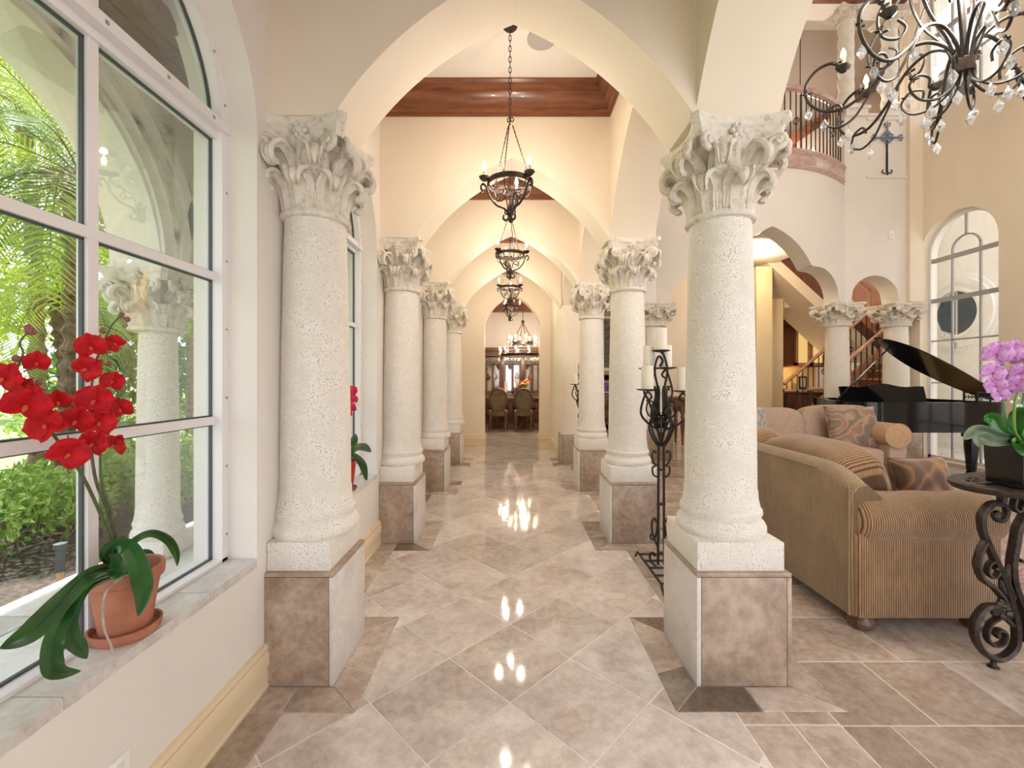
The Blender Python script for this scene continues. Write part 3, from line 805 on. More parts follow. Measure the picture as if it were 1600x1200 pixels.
# columns of the end wall
def far_col(label, x, loc_y=7.74):
    c = copy_tree(rc, (x, loc_y, 0), label=label); c.scale = (1.16, 1.16, ZS/2.62); 
    for ch in c.children:
        if ch.name.startswith('capital'): ch.scale = (1.16, 1.16, .92); ch.location = (0, 0, 2.232)
        if ch.name.startswith('shaft'): ch.scale = (1, 1, 1.048); ch.location = (0, 0, -.035)
    return c
far_col('coral stone column of the end wall carrying arches, behind the candle stand', 2.555)
far_col('coral stone column standing behind the beige sofa and the grand piano', 5.83)
far_col('coral stone column in the corner beside the tall arched window, behind the piano lid', 6.88)
for o in [x for x in COL.objects if x.parent is None and x.name.startswith('column')]: o['kind'] = 'thing'

# ------------------------------------------------------------------ outside, beyond the window wall
M['soil'] = simple('dark_mulch', (.085, .065, .05), .95, var=.6, scale=28, bmp=1.0, dist=.03)
M['lawn'] = simple('mown_lawn', (.22, .29, .10), .9, var=.25, scale=9, bmp=.6, dist=.02)
M['stucco_out'] = simple('rough_stucco', (.74, .71, .63), .9, var=.05, scale=60, bmp=.5)
struct('ground', MB().box(-60, -1.4, -20, 60, -.3, -.02), M['lawn'])
t = MB(); n = 26
def soil_h(x, y): return .16+.12*math.sin(x*2.1+y)+.06*math.sin(y*3.3-x*1.2)-.02*abs(x+2.6)
vs = []; fs = []
NX, NY = 20, 50
for i in range(NX+1):
    for j in range(NY+1):
        x = -1.85-3.0*i/NX; y = -1+9.0*j/NY; e = min(1, (NX-i)/4, j/3, (NY-j)/3); vs.append((x, y, -.02+e*(.26+soil_h(x, y)*.5)))
for i in range(NX):
    for j in range(NY): a = i*(NY+1)+j; fs.append((a, a+1, a+NY+2, a+NY+1))
struct('ground', t.add(vs, fs), M['soil'], smooth=60)
# stone ledge of the loggia in separate slabs
lg = struct('ledge', MB().box(-1.93, -1.40, -1.5, 9.4, -.2, .505), M['grout'])
for k in range(18):
    y = -1.4+.6*k
    obj('ledge_slab', MB().box(-1.95, -1.73, y, y+.594, .505, .53, .004), M['slab_pale'], lg)
    obj('ledge_slab', MB().box(-1.724, -1.405, y+.3, y+.894, .505, .53, .004), M['slab_pale'], lg)
# loggia columns and arches
oc = copy_tree(rc, (-1.775, 2.19, .53), label='slim coral stone column of the loggia outside the orchid window')
def strip_loggia(c):
    for ch in list(c.children):
        if ch.name.startswith('plinth'): bpy.data.objects.remove(ch)
        elif ch.name.startswith('base_block'): ch.location = (0, 0, -.518*.55); ch.scale = (1, 1, .75)
    return c
def purge(o):
    for ch in list(o.children): purge(ch)
    bpy.data.objects.remove(o)
for ch in list(oc.children):
    if ch.name.startswith('plinth'): purge(ch)
ocz = .53
oc.scale = (.54, .54, .668); oc.location = (-1.775, 2.19, .53-.518*.668)
oc['group'] = 'loggia columns outside the windows'; oc['kind'] = 'thing'
for ch in oc.children:
    if ch.name.startswith('capital'): ch.scale = (1.36, 1.36, 1.055)
ZSO = oc.location.z+2.62*.668
for k, lb in ((1, 'slim loggia column outside the second hall window'), (2, 'slim loggia column outside the third hall window')):
    c = copy_tree(oc, (-1.775, 2.19+SP*k, oc.location.z), label=lb)
def loggia():
    smp = [(-1.4, [(ZSO, 3.3)])]
    for k in range(-2, 4):
        a, b = 2.19+SP*k+.13, 2.19+SP*(k+1)-.13; m, r = (a+b)/2, (b-a)/2
        smp += [(a, [(ZSO, 3.3)])]+[(m-r*math.cos(PI*i/28), [(ZSO+r*math.sin(PI*i/28), 3.3)]) for i in range(1, 28)]+[(b, [(ZSO, 3.3)])]
    smp += [(9.4, [(ZSO, 3.3)])]
    return MB().strips(smp, -1.90, -1.66, fYZ)
lw_ = struct('wall_loggia', loggia(), M['stucco_out'])
for k in range(-1, 3):
    c = 2.19+SP*k+SP/2; r = SP/2-.13; t = MB()
    for r0, r1, x in ((.005, .05, -1.64), (.05, .085, -1.62), (.10, .14, -1.63), (.14, .20, -1.605)): arcbar(t, c, ZSO+.02, r+r0, r+r1, -1.665, x, n=36)
    obj('arch_moulding', t, M['stucco_out'], lw_, smooth=40)
sf = struct('ceiling_loggia', MB().box(-1.92, -1.38, -1.5, 9.4, 2.86, 2.9), M['wood_ext'])
for k in range(9):
    for j in range(4): obj('ceiling_plank', MB().box(-1.66+.07*j, -1.594+.07*j, -1.4+1.2*k, -.205+1.2*k, 2.835, 2.862, .003), M['wood_ext'], sf)
struct('roof', MB().box(-2.65, -1.38, -1.6, 9.6, 3.3, 3.4).box(-2.3, 2.3, -1.6, 14.8, 4.32, 4.42), M['stucco_out'])  # loggia overhang drawn out beyond view to keep sun off the ledge
# neighbouring wing seen through the tall windows
M['stucco_w'] = simple('white_knockdown_stucco', (.92, .915, .90), .85, var=.03, scale=6, bmp=.8, dist=.03)
wg = struct('wall_wing', MB().box(9.6, 9.8, -2, 10.1, -.2, 11), M['stucco_w'])
struct('ground', MB().box(7.46, 9.6, -2, 7.7, -.2, -.01), simple('pale_paving', (.86, .85, .82), .8, var=.05, scale=12))
for zc in (2.82, 7.7):
    t = MB()
    for r0, r1, d in ((.50, .56, .10), (.56, .66, .05), (.66, .78, .08), (.78, .86, .03)): arcbar(t, 9.30, zc, r0-.03, r1-.03, 9.6-d, 9.61, 0, 2*PI, 48)
    obj('round_surround', t, M['stucco_w'], wg, smooth=30)
    t = MB(); t.lathe([(.47, 0), (.47, .03)], 8); v = [(9.58+p[2], 9.30+p[0], zc+p[1]) for p in t.v]; tt = MB(); tt.add(v, t.f)
    obj('round_pane', tt, simple('blue_glass', (.05, .08, .11), .08), wg, smooth=0)
    obj('round_window_bar', MB().box(9.56, 9.585, 9.285, 9.315, zc-.46, zc+.46), M['frame_w'], wg)
# ------------------------------------------------------------------ lamps
M['bulb'] = emis('warm_bulb', (1.0, .72, .38), 40)
M['candle'] = simple('ivory_wax', (.86, .80, .68), .5, sub=.2)
M['sleeve'] = simple('candle_sleeve', (.72, .58, .34), .5)
M['disc'] = emis('downlight_glow', (1, .86, .66), 14)
def lamp(parent, loc, e, c=(1, .87, .72), r=.04):
    d = bpy.data.lights.new('glow', 'POINT'); d.energy = e; d.color = c; d.shadow_soft_size = r
    o = bpy.data.objects.new('glow', d); COL.objects.link(o); o.location = loc; o.parent = parent; return o
def bulb_mb(s=1):
    return MB().lathe([(.0001, 0), (.010*s, .004*s), (.0155*s, .018*s), (.013*s, .035*s), (.007*s, .052*s), (.0001, .066*s)], 12, cap=False)
BULB = mesh_of('bulb', bulb_mb(), M['bulb'], 60); BULBL = mesh_of('bulb', bulb_mb(1.2), M['bulb'], 60)
def twisted(t, a, b, r=.005, n=26):
    a, b = Vector(a), Vector(b)
    t.tube([a.lerp(b, i/n) for i in range(n+1)], [r*(1.25 if i % 2 else .8) for i in range(n+1)], 5, tw=.7)
def chain_mb(z0, z1, s=.028):
    t = MB(); n = int(abs(z1-z0)/(s*1.25)); z = z0
    for i in range(n):
        zz = z0+(z1-z0)*(i+.5)/n; L = []
        for k in range(12):
            a = 2*PI*k/12; x, y = .011*math.cos(a), s*.78*math.sin(a)
            L.append((x, 0, zz+y) if i % 2 else (0, x, zz+y))
        t.tube(L, .0036, 5, closed=True)
    return t
def scroll2(pts, t, ang, r, n=6, k=5, flat=1):
    c, s = math.cos(ang), math.sin(ang)
    P = cr([(p[0]*c-(p[2] if len(p) > 2 else 0)*s, p[0]*s+(p[2] if len(p) > 2 else 0)*c, p[1]) for p in pts], k)
    t.tube(P, r, n, flat=flat)
def hall_chandelier(label, loc):
    c = thing('chandelier', label, 'chandelier', loc, 0, 'iron candle chandeliers along the hall')
    obj('canopy', MB().lathe([(.0, -.03), (.02, -.034), (.045, -.028), (.062, -.012), (.066, 0), (0, 0)], 24, twist=lambda r, z, a: r*(1+.04*math.cos(12*a))), M['iron_b'], c)
    obj('chain', chain_mb(-.035, -.63), M['iron_b'], c)
    t = MB()
    for a in (.3, 2.4, 4.5):
        q = [(.018+.014*math.cos(2*PI*k/12), -.66+.014*math.sin(2*PI*k/12)) for k in range(12)]
        t.tube([(x*math.cos(a), x*math.sin(a), z) for x, z in q], .0045, 6, closed=True)
    t.tube([(0, 0, -.63), (0, 0, -.70)], .006, 6); obj('hook', t, M['iron_b'], c)
    R, zr = .192, -1.118
    A = [math.radians(x) for x in (75, 195, 315)]; B = [math.radians(x) for x in (15, 135, 255)]
    for b in B:
        t = MB(); twisted(t, (.022*math.cos(b), .022*math.sin(b), -.70), (R*math.cos(b), R*math.sin(b), zr+.02)); obj('twisted_rod', t, M['iron_b'], c)
    t = MB()
    n = 60; prof = []
    t.lathe([(R-.006, zr-.017), (R+.006, zr-.017), (R+.006, zr+.017), (R-.006, zr+.017), (R-.006, zr-.017)], 60, cap=False)
    obj('ring', t, M['iron_b'], c)
    for a in A:
        t = MB()
        scroll2([(.235, zr-.075), (.255, zr-.045), (.235, zr-.02), (.205, zr-.045), (.18, zr-.10), (.12, zr-.155), (.05, zr-.175), (.012, zr-.215), (.03, zr-.255), (.06, zr-.245), (.055, zr-.222)], t, a, .0075, 6, 5, 1.6)
        scroll2([(.02, zr-.20), (.03, zr-.12), (.065, zr-.075), (.11, zr-.085), (.12, zr-.12), (.095, zr-.125), (.09, zr-.105)], t, a, .005)
        scroll2([(R, zr-.01), (.15, zr-.05), (.11, zr-.03), (.12, zr-.005), (.14, zr-.015)], t, a, .005)
        ar = obj('scroll_arm', t, M['iron_b'], c)
        cx, cy = .225*math.cos(a), .225*math.sin(a)
        obj('wax_pan', MB().lathe([(0, zr+.01), (.022, zr+.004), (.040, zr+.022), (.043, zr+.030), (.036, zr+.028), (.018, zr+.016), (0, zr+.016)], 24, (cx, cy, 0), cap=False, twist=lambda r, z, q: r*(1+.08*math.cos(9*q))), M['iron_b'], ar)
        obj('candle_sleeve', MB().lathe([(.0115, zr+.014), (.0115, zr+.07), (0, zr+.07)], 12, (cx, cy, 0)), M['sleeve'], ar)
        part('bulb', BULB, ar, (cx, cy, zr+.072))
    for b in B:
        t = MB()
        scroll2([(R, zr+.0), (.205, zr+.03), (.19, zr+.045), (.18, zr+.03)], t, b, .005)
        scroll2([(R, zr-.012), (.16, zr-.07), (.09, zr-.09), (.05, zr-.05), (.075, zr-.025), (.10, zr-.045)], t, b, .005)
        obj('scroll_brace', t, M['iron_b'], c)
    t = MB(); t.lathe([(0, zr-.27), (.014, zr-.262), (.020, zr-.245), (.010, zr-.225), (.018, zr-.20), (.022, zr-.17), (.012, zr-.14), (.006, zr-.10), (0, zr-.10)], 16)
    for k in range(6): scroll2([(.01, zr-.19), (.034, zr-.21), (.045, zr-.195), (.04, zr-.185)], t, k*PI/3, .006)
    obj('finial', t, M['iron_b'], c)
    for a in A: lamp(c, (.225*math.cos(a), .225*math.sin(a), zr+.165), 7, r=.018)
    c.scale = (.82, .82, 1)
    return c
hc = hall_chandelier('iron three-candle chandelier in the first bay, biggest of the hall row', (0, 3.05, ZC))
for y, l in ((4.78, 'second iron candle chandelier of the hall row, just behind the biggest one'), (6.50, 'third iron candle chandelier of the hall row, above the lowest small one'), (8.23, 'fourth iron candle chandelier, smallest and lowest looking, before the doorway arch')):
    copy_tree(hc, (0, y, ZC), label=l, rz=math.radians({4.78: 30, 6.5: 12, 8.23: 50}[y]))
def downlight(x, y, z, label, r=.08, e=12):
    d = thing('downlight', label, 'ceiling light', (x, y, z), 0, 'recessed downlights')
    obj('trim_ring', MB().lathe([(r, 0), (r, -.006), (r*.8, -.012), (r*.78, 0)], 28, cap=False), M['frame_w'], d)
    obj('diffuser', MB().lathe([(r*.79, -.004), (0, -.004)], 28, cap=False), M['disc'], d)
    lamp(d, (0, 0, -.06), e, r=.05)
downlight(4.78, 8.27, 3.985, 'recessed round downlight lit in the hall ceiling under the pointed arch', .12, 22)
sp_ = solo('ceiling_speaker', MB().lathe([(.105, 0), (.105, -.008), (.098, -.014), (0, -.016)], 32, (.23, 3.17, ZC), cap=False), simple('grey_grille', (.42, .41, .39), .7), 'flat round grey speaker cover in the hall ceiling beside the chandelier canopy', 'speaker')

# ------------------------------------------------------------------ the big scrollwork chandelier
M['crystal'] = None
def crystal_mat():
    m, t, b = nodes('cut_crystal'); b.inputs['Base Color'].default_value = (.9, .93, .97, 1); b.inputs['Roughness'].default_value = .04
    b.inputs['Transmission Weight'].default_value = .8; b.inputs['IOR'].default_value = 1.5; return m
M['crystal'] = crystal_mat()
def drop(s=1):
    t = MB(); n = 6; pr = [(.0005, 0), (.016*s, -.028*s), (.019*s, -.038*s), (.008*s, -.062*s), (.0005, -.068*s)]
    t.lathe(pr, n, cap=False); return t
CRY = mesh_of('crystal_drop', drop(1.45), M['crystal'], 0); HOOK = mesh_of('wire', MB().tube([(0, 0, 0), (0, 0, .03)], .0018, 4), M['iron'], 0)
bc = thing('chandelier', 'large wrought iron scroll chandelier hung with crystal drops above the sofa', 'chandelier', (2.93, 2.8, 3.42)); bc.scale = (.94, .94, .96)
obj('centre_band', MB().lathe([(.03, -.05), (.055, -.045), (.06, -.03), (.055, 0), (.06, .03), (.055, .045), (.03, .05)], 24), M['iron_b'], bc)
obj('centre_rod', MB().lathe([(.012, .04), (.012, 1.2), (.03, 1.25), (.012, 1.3), (.012, 5.3)], 10), M['iron'], bc)
def leafy(t, x, z, a, s=.03):
    c, q = math.cos(a), math.sin(a)
    for k in range(4):
        b = k*1.6; p = [(0, 0, 0), (.5, .35, .3), (1.0, 0, .9), (.5, -.35, .3)]
        L = []
        for u in p:
            X = x+s*(u[0]*math.cos(b)); Z = z+s*(u[0]*math.sin(b))+s*.2*u[2]; Y = s*u[1]
            L.append((X*c-Y*q, X*q+Y*c, Z))
        L2 = [(v[0], v[1], v[2]-.003) for v in L]
        t.add(L+L2, [(0,1,2,3), (7,6,5,4), (0,4,5,1), (1,5,6,2), (2,6,7,3), (3,7,4,0)])
NA = 8
for k in range(NA):
    a = 2*PI*k/NA+.22; t = MB()
    big = [(.03, 0), (.07, .14), (.20, .24), (.36, .20), (.50, .04), (.64, -.06), (.78, -.05), (.88, .05), (.90, .18), (.83, .28), (.73, .30), (.68, .24)]
    scroll2(big, t, a, .0115, 7, 6)
    inner = [(.42, .12), (.52, -.04), (.60, -.16), (.70, -.20), (.78, -.14), (.76, -.05), (.69, -.03), (.66, -.09)]
    scroll2(inner, t, a, .0085, 6, 6)
    leafy(t, .70, .29, a, .05); leafy(t, .89, .12, a, .04)
    arm = obj('scroll_arm', t, M['iron'], bc)
    c, s = math.cos(a), math.sin(a)
    x = .66
    t = MB(); t.lathe([(0, .215), (.02, .21), (.045, .235), (.05, .25), (.02, .24), (0, .24)], 16, (x*c, x*s, 0), cap=False, twist=lambda r, z, q: r*(1+.1*math.cos(7*q))); obj('wax_pan', t, M['iron'], arm)
    obj('candle_sleeve', MB().lathe([(.013, .235), (.013, .31), (0, .31)], 12, (x*c, x*s, 0)), M['sleeve'], arm); part('bulb', BULBL, arm, (x*c, x*s, .312))
    for r_, z_ in ((.88, .04), (.63, -.19), (.78, -.07), (.44, .10)):
        part('crystal_drop', CRY, arm, (r_*c, r_*s, z_-.035), (0, 0, a*3)); part('crystal_wire', HOOK, arm, (r_*c, r_*s, z_-.037))
    # upper tier strap and lower bouquet scroll
    t = MB(); a2 = a+PI/NA
    scroll2([(.05, 1.15), (.20, .95), (.28, .70), (.22, .42), (.10, .20), (.045, .02)], t, a2, .010, 6, 6)
    scroll2([(.24, .80), (.40, .62), (.52, .42), (.50, .27), (.40, .24), (.35, .31), (.40, .37)], t, a2, .009, 6, 6)
    leafy(t, .50, .30, a2, .05)
    obj('upper_scroll', t, M['iron'], bc)
    t = MB()
    scroll2([(.035, -.02), (.06, -.12), (.16, -.20), (.27, -.19), (.33, -.10), (.28, -.03), (.21, -.05), (.21, -.11)], t, a2, .008, 6, 6)
    leafy(t, .30, -.05, a2, .035)
    ls = obj('lower_scroll', t, M['iron'], bc)
    c, s = math.cos(a2), math.sin(a2)
    part('crystal_drop', CRY, ls, (.20*c, .20*s, -.235)); part('crystal_wire', HOOK, ls, (.20*c, .20*s, -.237))
    part('crystal_drop', CRY, ls, (.33*c, .33*s, -.15)); part('crystal_wire', HOOK, ls, (.33*c, .33*s, -.152))
lamp(bc, (0, 0, .55), 170, (1, .90, .78), r=.35)

# ------------------------------------------------------------------ plants
def PX(x, y, X):
    Y = X*678/(x-797); return Vector((X, Y, 1.4-(y-593)*Y/678))
def PY(x, y, Y): return Vector(((x-797)*Y/678, Y, 1.4-(y-593)*Y/678))
def petal_grid(t, L, W, cup, ang, lift=0, n=6, m=6, tip=.8, rnd=1.0, base=(0, 0, 0)):
    """petal in the plane facing -Y, starting at the centre, pointing along angle ang in XZ"""
    vs = []; fs = []; c, s = math.cos(ang), math.sin(ang)
    for j in range(n+1):
        v = j/n; wd = W*math.sin(PI*min(1, .08+.92*v)**tip)**.6*rnd if v < 1 else 0
        for i in range(m+1):
            u = 2*i/m-1
            x = L*v; y_ = u*wd/2
            d = -cup*(math.sin(v*PI*.6)-.6*u*u*v)+lift*v
            vs.append((base[0]+x*c-y_*s, base[1]+d, base[2]+x*s+y_*c))
    W_ = m+1
    for j in range(n):
        for i in range(m): a = j*W_+i; fs.append((a, a+1, a+W_+1, a+W_))
    return t.add(vs, fs)
def flower_meshes(s, mat, lipmat, tag_):
    t = MB()
    for a in (PI/2, PI*1.23, PI*1.77): petal_grid(t, .044*s, .034*s, .006*s, a, .004*s, base=(0, .003, 0))
    for a in (.30, PI-.30): petal_grid(t, .041*s, .060*s, .012*s, a, -.002*s, tip=1.0)
    pm = mesh_of('petals', t, mat, 80, fixn=False)
    t = MB(); t.sphere((0, -.008*s, -.004*s), (.0042*s, .005*s, .005*s), 8, 6); petal_grid(t, .014*s, .009*s, .006*s, -PI/2, -.006*s, base=(0, -.006*s, 0))
    lm = mesh_of('lip', t, lipmat, 80)
    return pm, lm
def petal_mat(name, c0, c1, vein=None):
    m, t, b = nodes(name); b.inputs['Roughness'].default_value = .6
    n = N(t, 'TexNoise'); n.inputs['Scale'].default_value = 60; n.inputs['Detail'].default_value = 3
    t.links.new(coords(t, 'Object', (1, 1, 1)), n.inputs['Vector'])
    t.links.new(ramp(t, n.outputs[0], [(.35, c0), (.65, c1)]), b.inputs['Base Color'])
    b.inputs['Specular IOR Level'].default_value = .25
    return m
M['red_petal'] = petal_mat('red_petal', (.34, .001, .005), (.54, .004, .009))
M['lip_y'] = simple('lip_red_yellow', (.50, .07, .02), .4)
M['bud'] = simple('bud_mauve', (.25, .08, .07), .5)
M['stem_d'] = simple('dark_green_stem', (.07, .085, .03), .45, var=.3, scale=50)
def leafmat(name, c0, c1, rough=.28):
    m, t, b = nodes(name); b.inputs['Roughness'].default_value = rough; b.inputs['Coat Weight'].default_value = .2
    n = N(t, 'TexNoise'); n.inputs['Scale'].default_value = 12; n.inputs['Detail'].default_value = 5
    t.links.new(coords(t), n.inputs['Vector']); t.links.new(ramp(t, n.outputs[0], [(.3, c0), (.7, c1)]), b.inputs['Base Color']); return m
M['orchid_leaf'] = leafmat('orchid_leaf', (.010, .055, .010), (.03, .13, .022))
M['terracotta'] = simple('terracotta', (.42, .16, .09), .75, var=.18, scale=16, bmp=.15)
M['potting'] = simple('bark_potting', (.10, .06, .04), .9, var=.6, scale=90, bmp=.8)
RF = flower_meshes(1.0, M['red_petal'], M['lip_y'], 'red')
def put_flower(parent, F, P, yaw, roll=0, pitch=0, s=1, name='flower'):
    L = wloc(parent)
    f = part(name, F[0], parent, Vector(P)-L, (pitch, roll, yaw), (s, s, s)); part('lip', F[1], f); return f
def blade(name, pts, wid, mat, parent, nrm=None, fold=.34, k=7, tipw=.02, th=.0022, m=6):
    P = cr(pts, k); n = len(P); vs = []; fs = []; camp = Vector((0, 0, 1.4)); W_ = m+1
    for i, p in enumerate(P):
        T = (P[min(i+1, n-1)]-P[max(i-1, 0)]).normalized()
        vd = (camp-p).normalized() if nrm is None else Vector(nrm).normalized()
        w_ = T.cross(vd); w_ = w_.normalized() if w_.length > 1e-4 else Vector((1, 0, 0)); nn = w_.cross(T).normalized()
        v = i/(n-1); q = wid(v) if callable(wid) else wid*(math.sin(PI*(.12+.88*v))**.55 if v < .995 else tipw)
        for j in range(m+1):
            u = 2*j/m-1; vs.append(p+w_*(u*q/2)+nn*(-fold*q*(1-abs(u))*.9))
    L = len(vs); vs += [v-Vector((0, 0, th)) for v in vs]
    for i in range(n-1):
        for j in range(m): a = i*W_+j; fs += [(a, a+1, a+W_+1, a+W_), (L+a, L+a+W_, L+a+W_+1, L+a+1)]
        a = i*W_; fs.append((a, a+W_, L+a+W_, L+a)); a += m; fs.append((a, L+a, L+a+W_, a+W_))
    for j in range(m): a = (n-1)*W_+j; fs += [(a, a+1, L+a+1, L+a), (j, L+j, L+j+1, j+1)]
    return obj(name, MB().add(vs, fs), mat, parent, 60, world=True)
def lathe_pot(prof, mat, parent, name='pot', loc=(0, 0, 0)): return obj(name, MB().lathe(prof, 40, loc, cap=False), mat, parent)
PC = Vector((-1.20, 1.355, SILL+.006))
oo = thing('orchid', 'tall red orchid in a terracotta pot with saucer on the marble windowsill', 'plant', PC)
lathe_pot([(0, 0), (.078, 0), (.088, .012), (.092, .034), (.086, .034), (.081, .014), (0, .012)], M['terracotta'], oo, 'saucer')
lathe_pot([(0, .013), (.062, .013), (.064, .02), (.086, .172), (.093, .172), (.097, .176), (.099, .208), (.095, .212), (.088, .210), (.084, .18), (.08, .178)], M['terracotta'], oo)
lathe_pot([(0, .18), (.084, .176)], M['potting'], oo, 'potting_bark')
XO = -1.17
stems = [[(172, 868), (160, 810), (128, 742), (100, 702), (66, 655), (48, 612), (27, 582), (36, 552), (31, 535), (45, 518)],
         [(176, 868), (168, 800), (150, 752), (141, 690), (140, 640), (148, 570), (163, 538), (172, 512), (190, 492)],
         [(178, 866), (172, 800), (160, 760), (157, 712), (165, 690)]]
def onbow(x, y): return PX(x, y, XO)
for sp in stems:
    t = MB(); P = cr([PC+Vector((.0, 0, .18))]+[onbow(x, y) for x, y in sp[1:]], 5); t.tube(P, [.0048-.003*i/len(P) for i in range(len(P))], 7); obj('stem', t, M['stem_d'], oo, world=True)
fl = [(142, 541, 1.0), (179, 536, .72), (137, 576, 1.0), (176, 596, .82), (57, 565, .72), (8, 590, 1.0), (37, 604, .65), (42, 631, 1.28), (90, 626, .8), (72, 664, 1.15), (148, 625, 1.2), (188, 638, .9), (118, 655, 1.05), (153, 660, 1.15), (108, 708, 1.2), (147, 692, 1.0), (181, 694, .95)]
random.seed(3)
for x, y, s in fl:
    p = PX(x, y, XO+random.uniform(.0, .035)); yaw = math.atan2(-p.x, p.y)*.8+random.uniform(-.35, .35)
    f = put_flower(oo, RF, p, yaw, random.uniform(-.9, .9), random.uniform(-.35, .4), s*.88)
for x, y in ((190, 492), (199, 499), (160, 517), (170, 568), (45, 518), (51, 518), (44, 512), (25, 560), (59, 598)):
    t = MB(); p = onbow(x, y); t.sphere(p, (.008, .008, .009), 8, 6); obj('bud', t, M['bud'], oo, world=True)
for a, b in (((171, 568), (157, 572)), ((59, 598), (50, 615)), ((199, 499), (190, 496)), ((160, 517), (171, 520)), ((25, 560), (33, 560)), ((106, 680), (105, 700)), ((57, 575), (36, 580))):
    t = MB(); t.tube([onbow(*a), onbow(*b)], .0016, 5); obj('bud_stalk', t, M['stem_d'], oo, world=True)
def lw(w0, pk=.6):
    return lambda v: w0*(.42+.58*math.sin(PI*min(1, v/pk*.5)))*(1 if v < .68 else max(.03, 1-((v-.68)/.32)**1.7))
H = PC+Vector((.0, 0, .20))
Q = lambda x, y, X: PX(x, y, X)
blade('leaf', [H, Q(150, 893, -1.13), Q(100, 935, -1.09), Q(50, 985, -1.06), Q(0, 1012, -1.04)], lw(.050, .9), M['orchid_leaf'], oo)
blade('leaf', [H, Q(140, 905, -1.12), Q(104, 955, -1.08), Q(84, 1000, -1.07), Q(82, 1038, -1.075), Q(96, 1050, -1.08), Q(126, 1048, -1.09)], lw(.040, .7), M['orchid_leaf'], oo)
blade('leaf', [H, Q(138, 915, -1.115), Q(112, 960, -1.09), Q(110, 990, -1.085), Q(125, 1012, -1.09), Q(136, 1028, -1.095)], lw(.042, 1.3), M['orchid_leaf'], oo)
blade('leaf', [H, Q(172, 862, -1.15), Q(196, 853, -1.10), Q(215, 880, -1.075), Q(224, 925, -1.07), Q(216, 962, -1.072)], lw(.058, 1.2), M['orchid_leaf'], oo)
blade('leaf', [H, Q(168, 870, -1.17), Q(175, 855, -1.14), Q(190, 866, -1.12), Q(183, 893, -1.11), Q(168, 892, -1.115)], lw(.05, 1.0), M['orchid_leaf'], oo)
blade('leaf', [H, Q(205, 850, -1.18), Q(235, 833, -1.17), Q(262, 843, -1.15), Q(275, 864, -1.14), Q(277, 884, -1.135)], lw(.026, .8), M['orchid_leaf'], oo)
blade('leaf', [H, Q(212, 872, -1.24), Q(228, 868, -1.25), Q(238, 886, -1.25)], lw(.045, 1.1), M['orchid_leaf'], oo)
t = MB(); P = cr([H+Vector((.03, -.02, -.005)), Q(172, 915, -1.10), Q(161, 945, -1.085), Q(163, 983, -1.08), Q(174, 1010, -1.08), Q(180, 1042, -1.075)], 6); t.tube(P, [.0034-.0012*i/len(P) for i in range(len(P))], 6)
obj('aerial_root', t, simple('grey_root', (.40, .38, .32), .7, var=.3, scale=40), oo, world=True)
# small orchid on the sill of the next window
c2 = Vector((-1.185, 3.13, SILL+.006)); o2 = thing('orchid', 'small red orchid in a glossy red pot on the second windowsill', 'plant', c2)
lathe_pot([(0, 0), (.07, 0), (.08, .02), (.074, .02), (.066, .008), (0, .008)], simple('brown_saucer', (.25, .07, .04), .4), o2, 'saucer')
lathe_pot([(0, .01), (.05, .01), (.06, .10), (.068, .17), (.07, .21), (.062, .21), (.058, .18), (0, .18)], simple('red_glaze', (.42, .02, .02), .15), o2)
H2 = c2+Vector((0, 0, .2))
for q in ([(540, 700), (552, 690), (556, 678)], [(552, 702), (568, 698), (580, 706)], [(550, 712), (566, 725), (573, 752)], [(545, 690), (541, 700), (538, 716)]):
    blade('leaf', [H2]+[PX(x, y, -1.13) for x, y in q], lw(.06, 1.0), M['orchid_leaf'], o2)
t = MB(); t.tube(cr([H2, PX(544, 660, -1.2), PX(543, 620, -1.19), PX(541, 590, -1.18), PX(546, 583, -1.17)], 5), .004, 6); obj('stem', t, M['stem_d'], o2, world=True)
PKF = flower_meshes(1.0, petal_mat('pink_red_petal', (.55, .01, .05), (.7, .05, .10)), M['lip_y'], 'pink')
for x, y in ((544, 610), (550, 612), (547, 622), (552, 624), (544, 632), (549, 638), (543, 645), (551, 610)):
    put_flower(o2, PKF, PX(x, y, -1.17+random.uniform(-.02, .02)), .4+random.uniform(-.4, .4), random.uniform(-.5, .5), 0, .9)

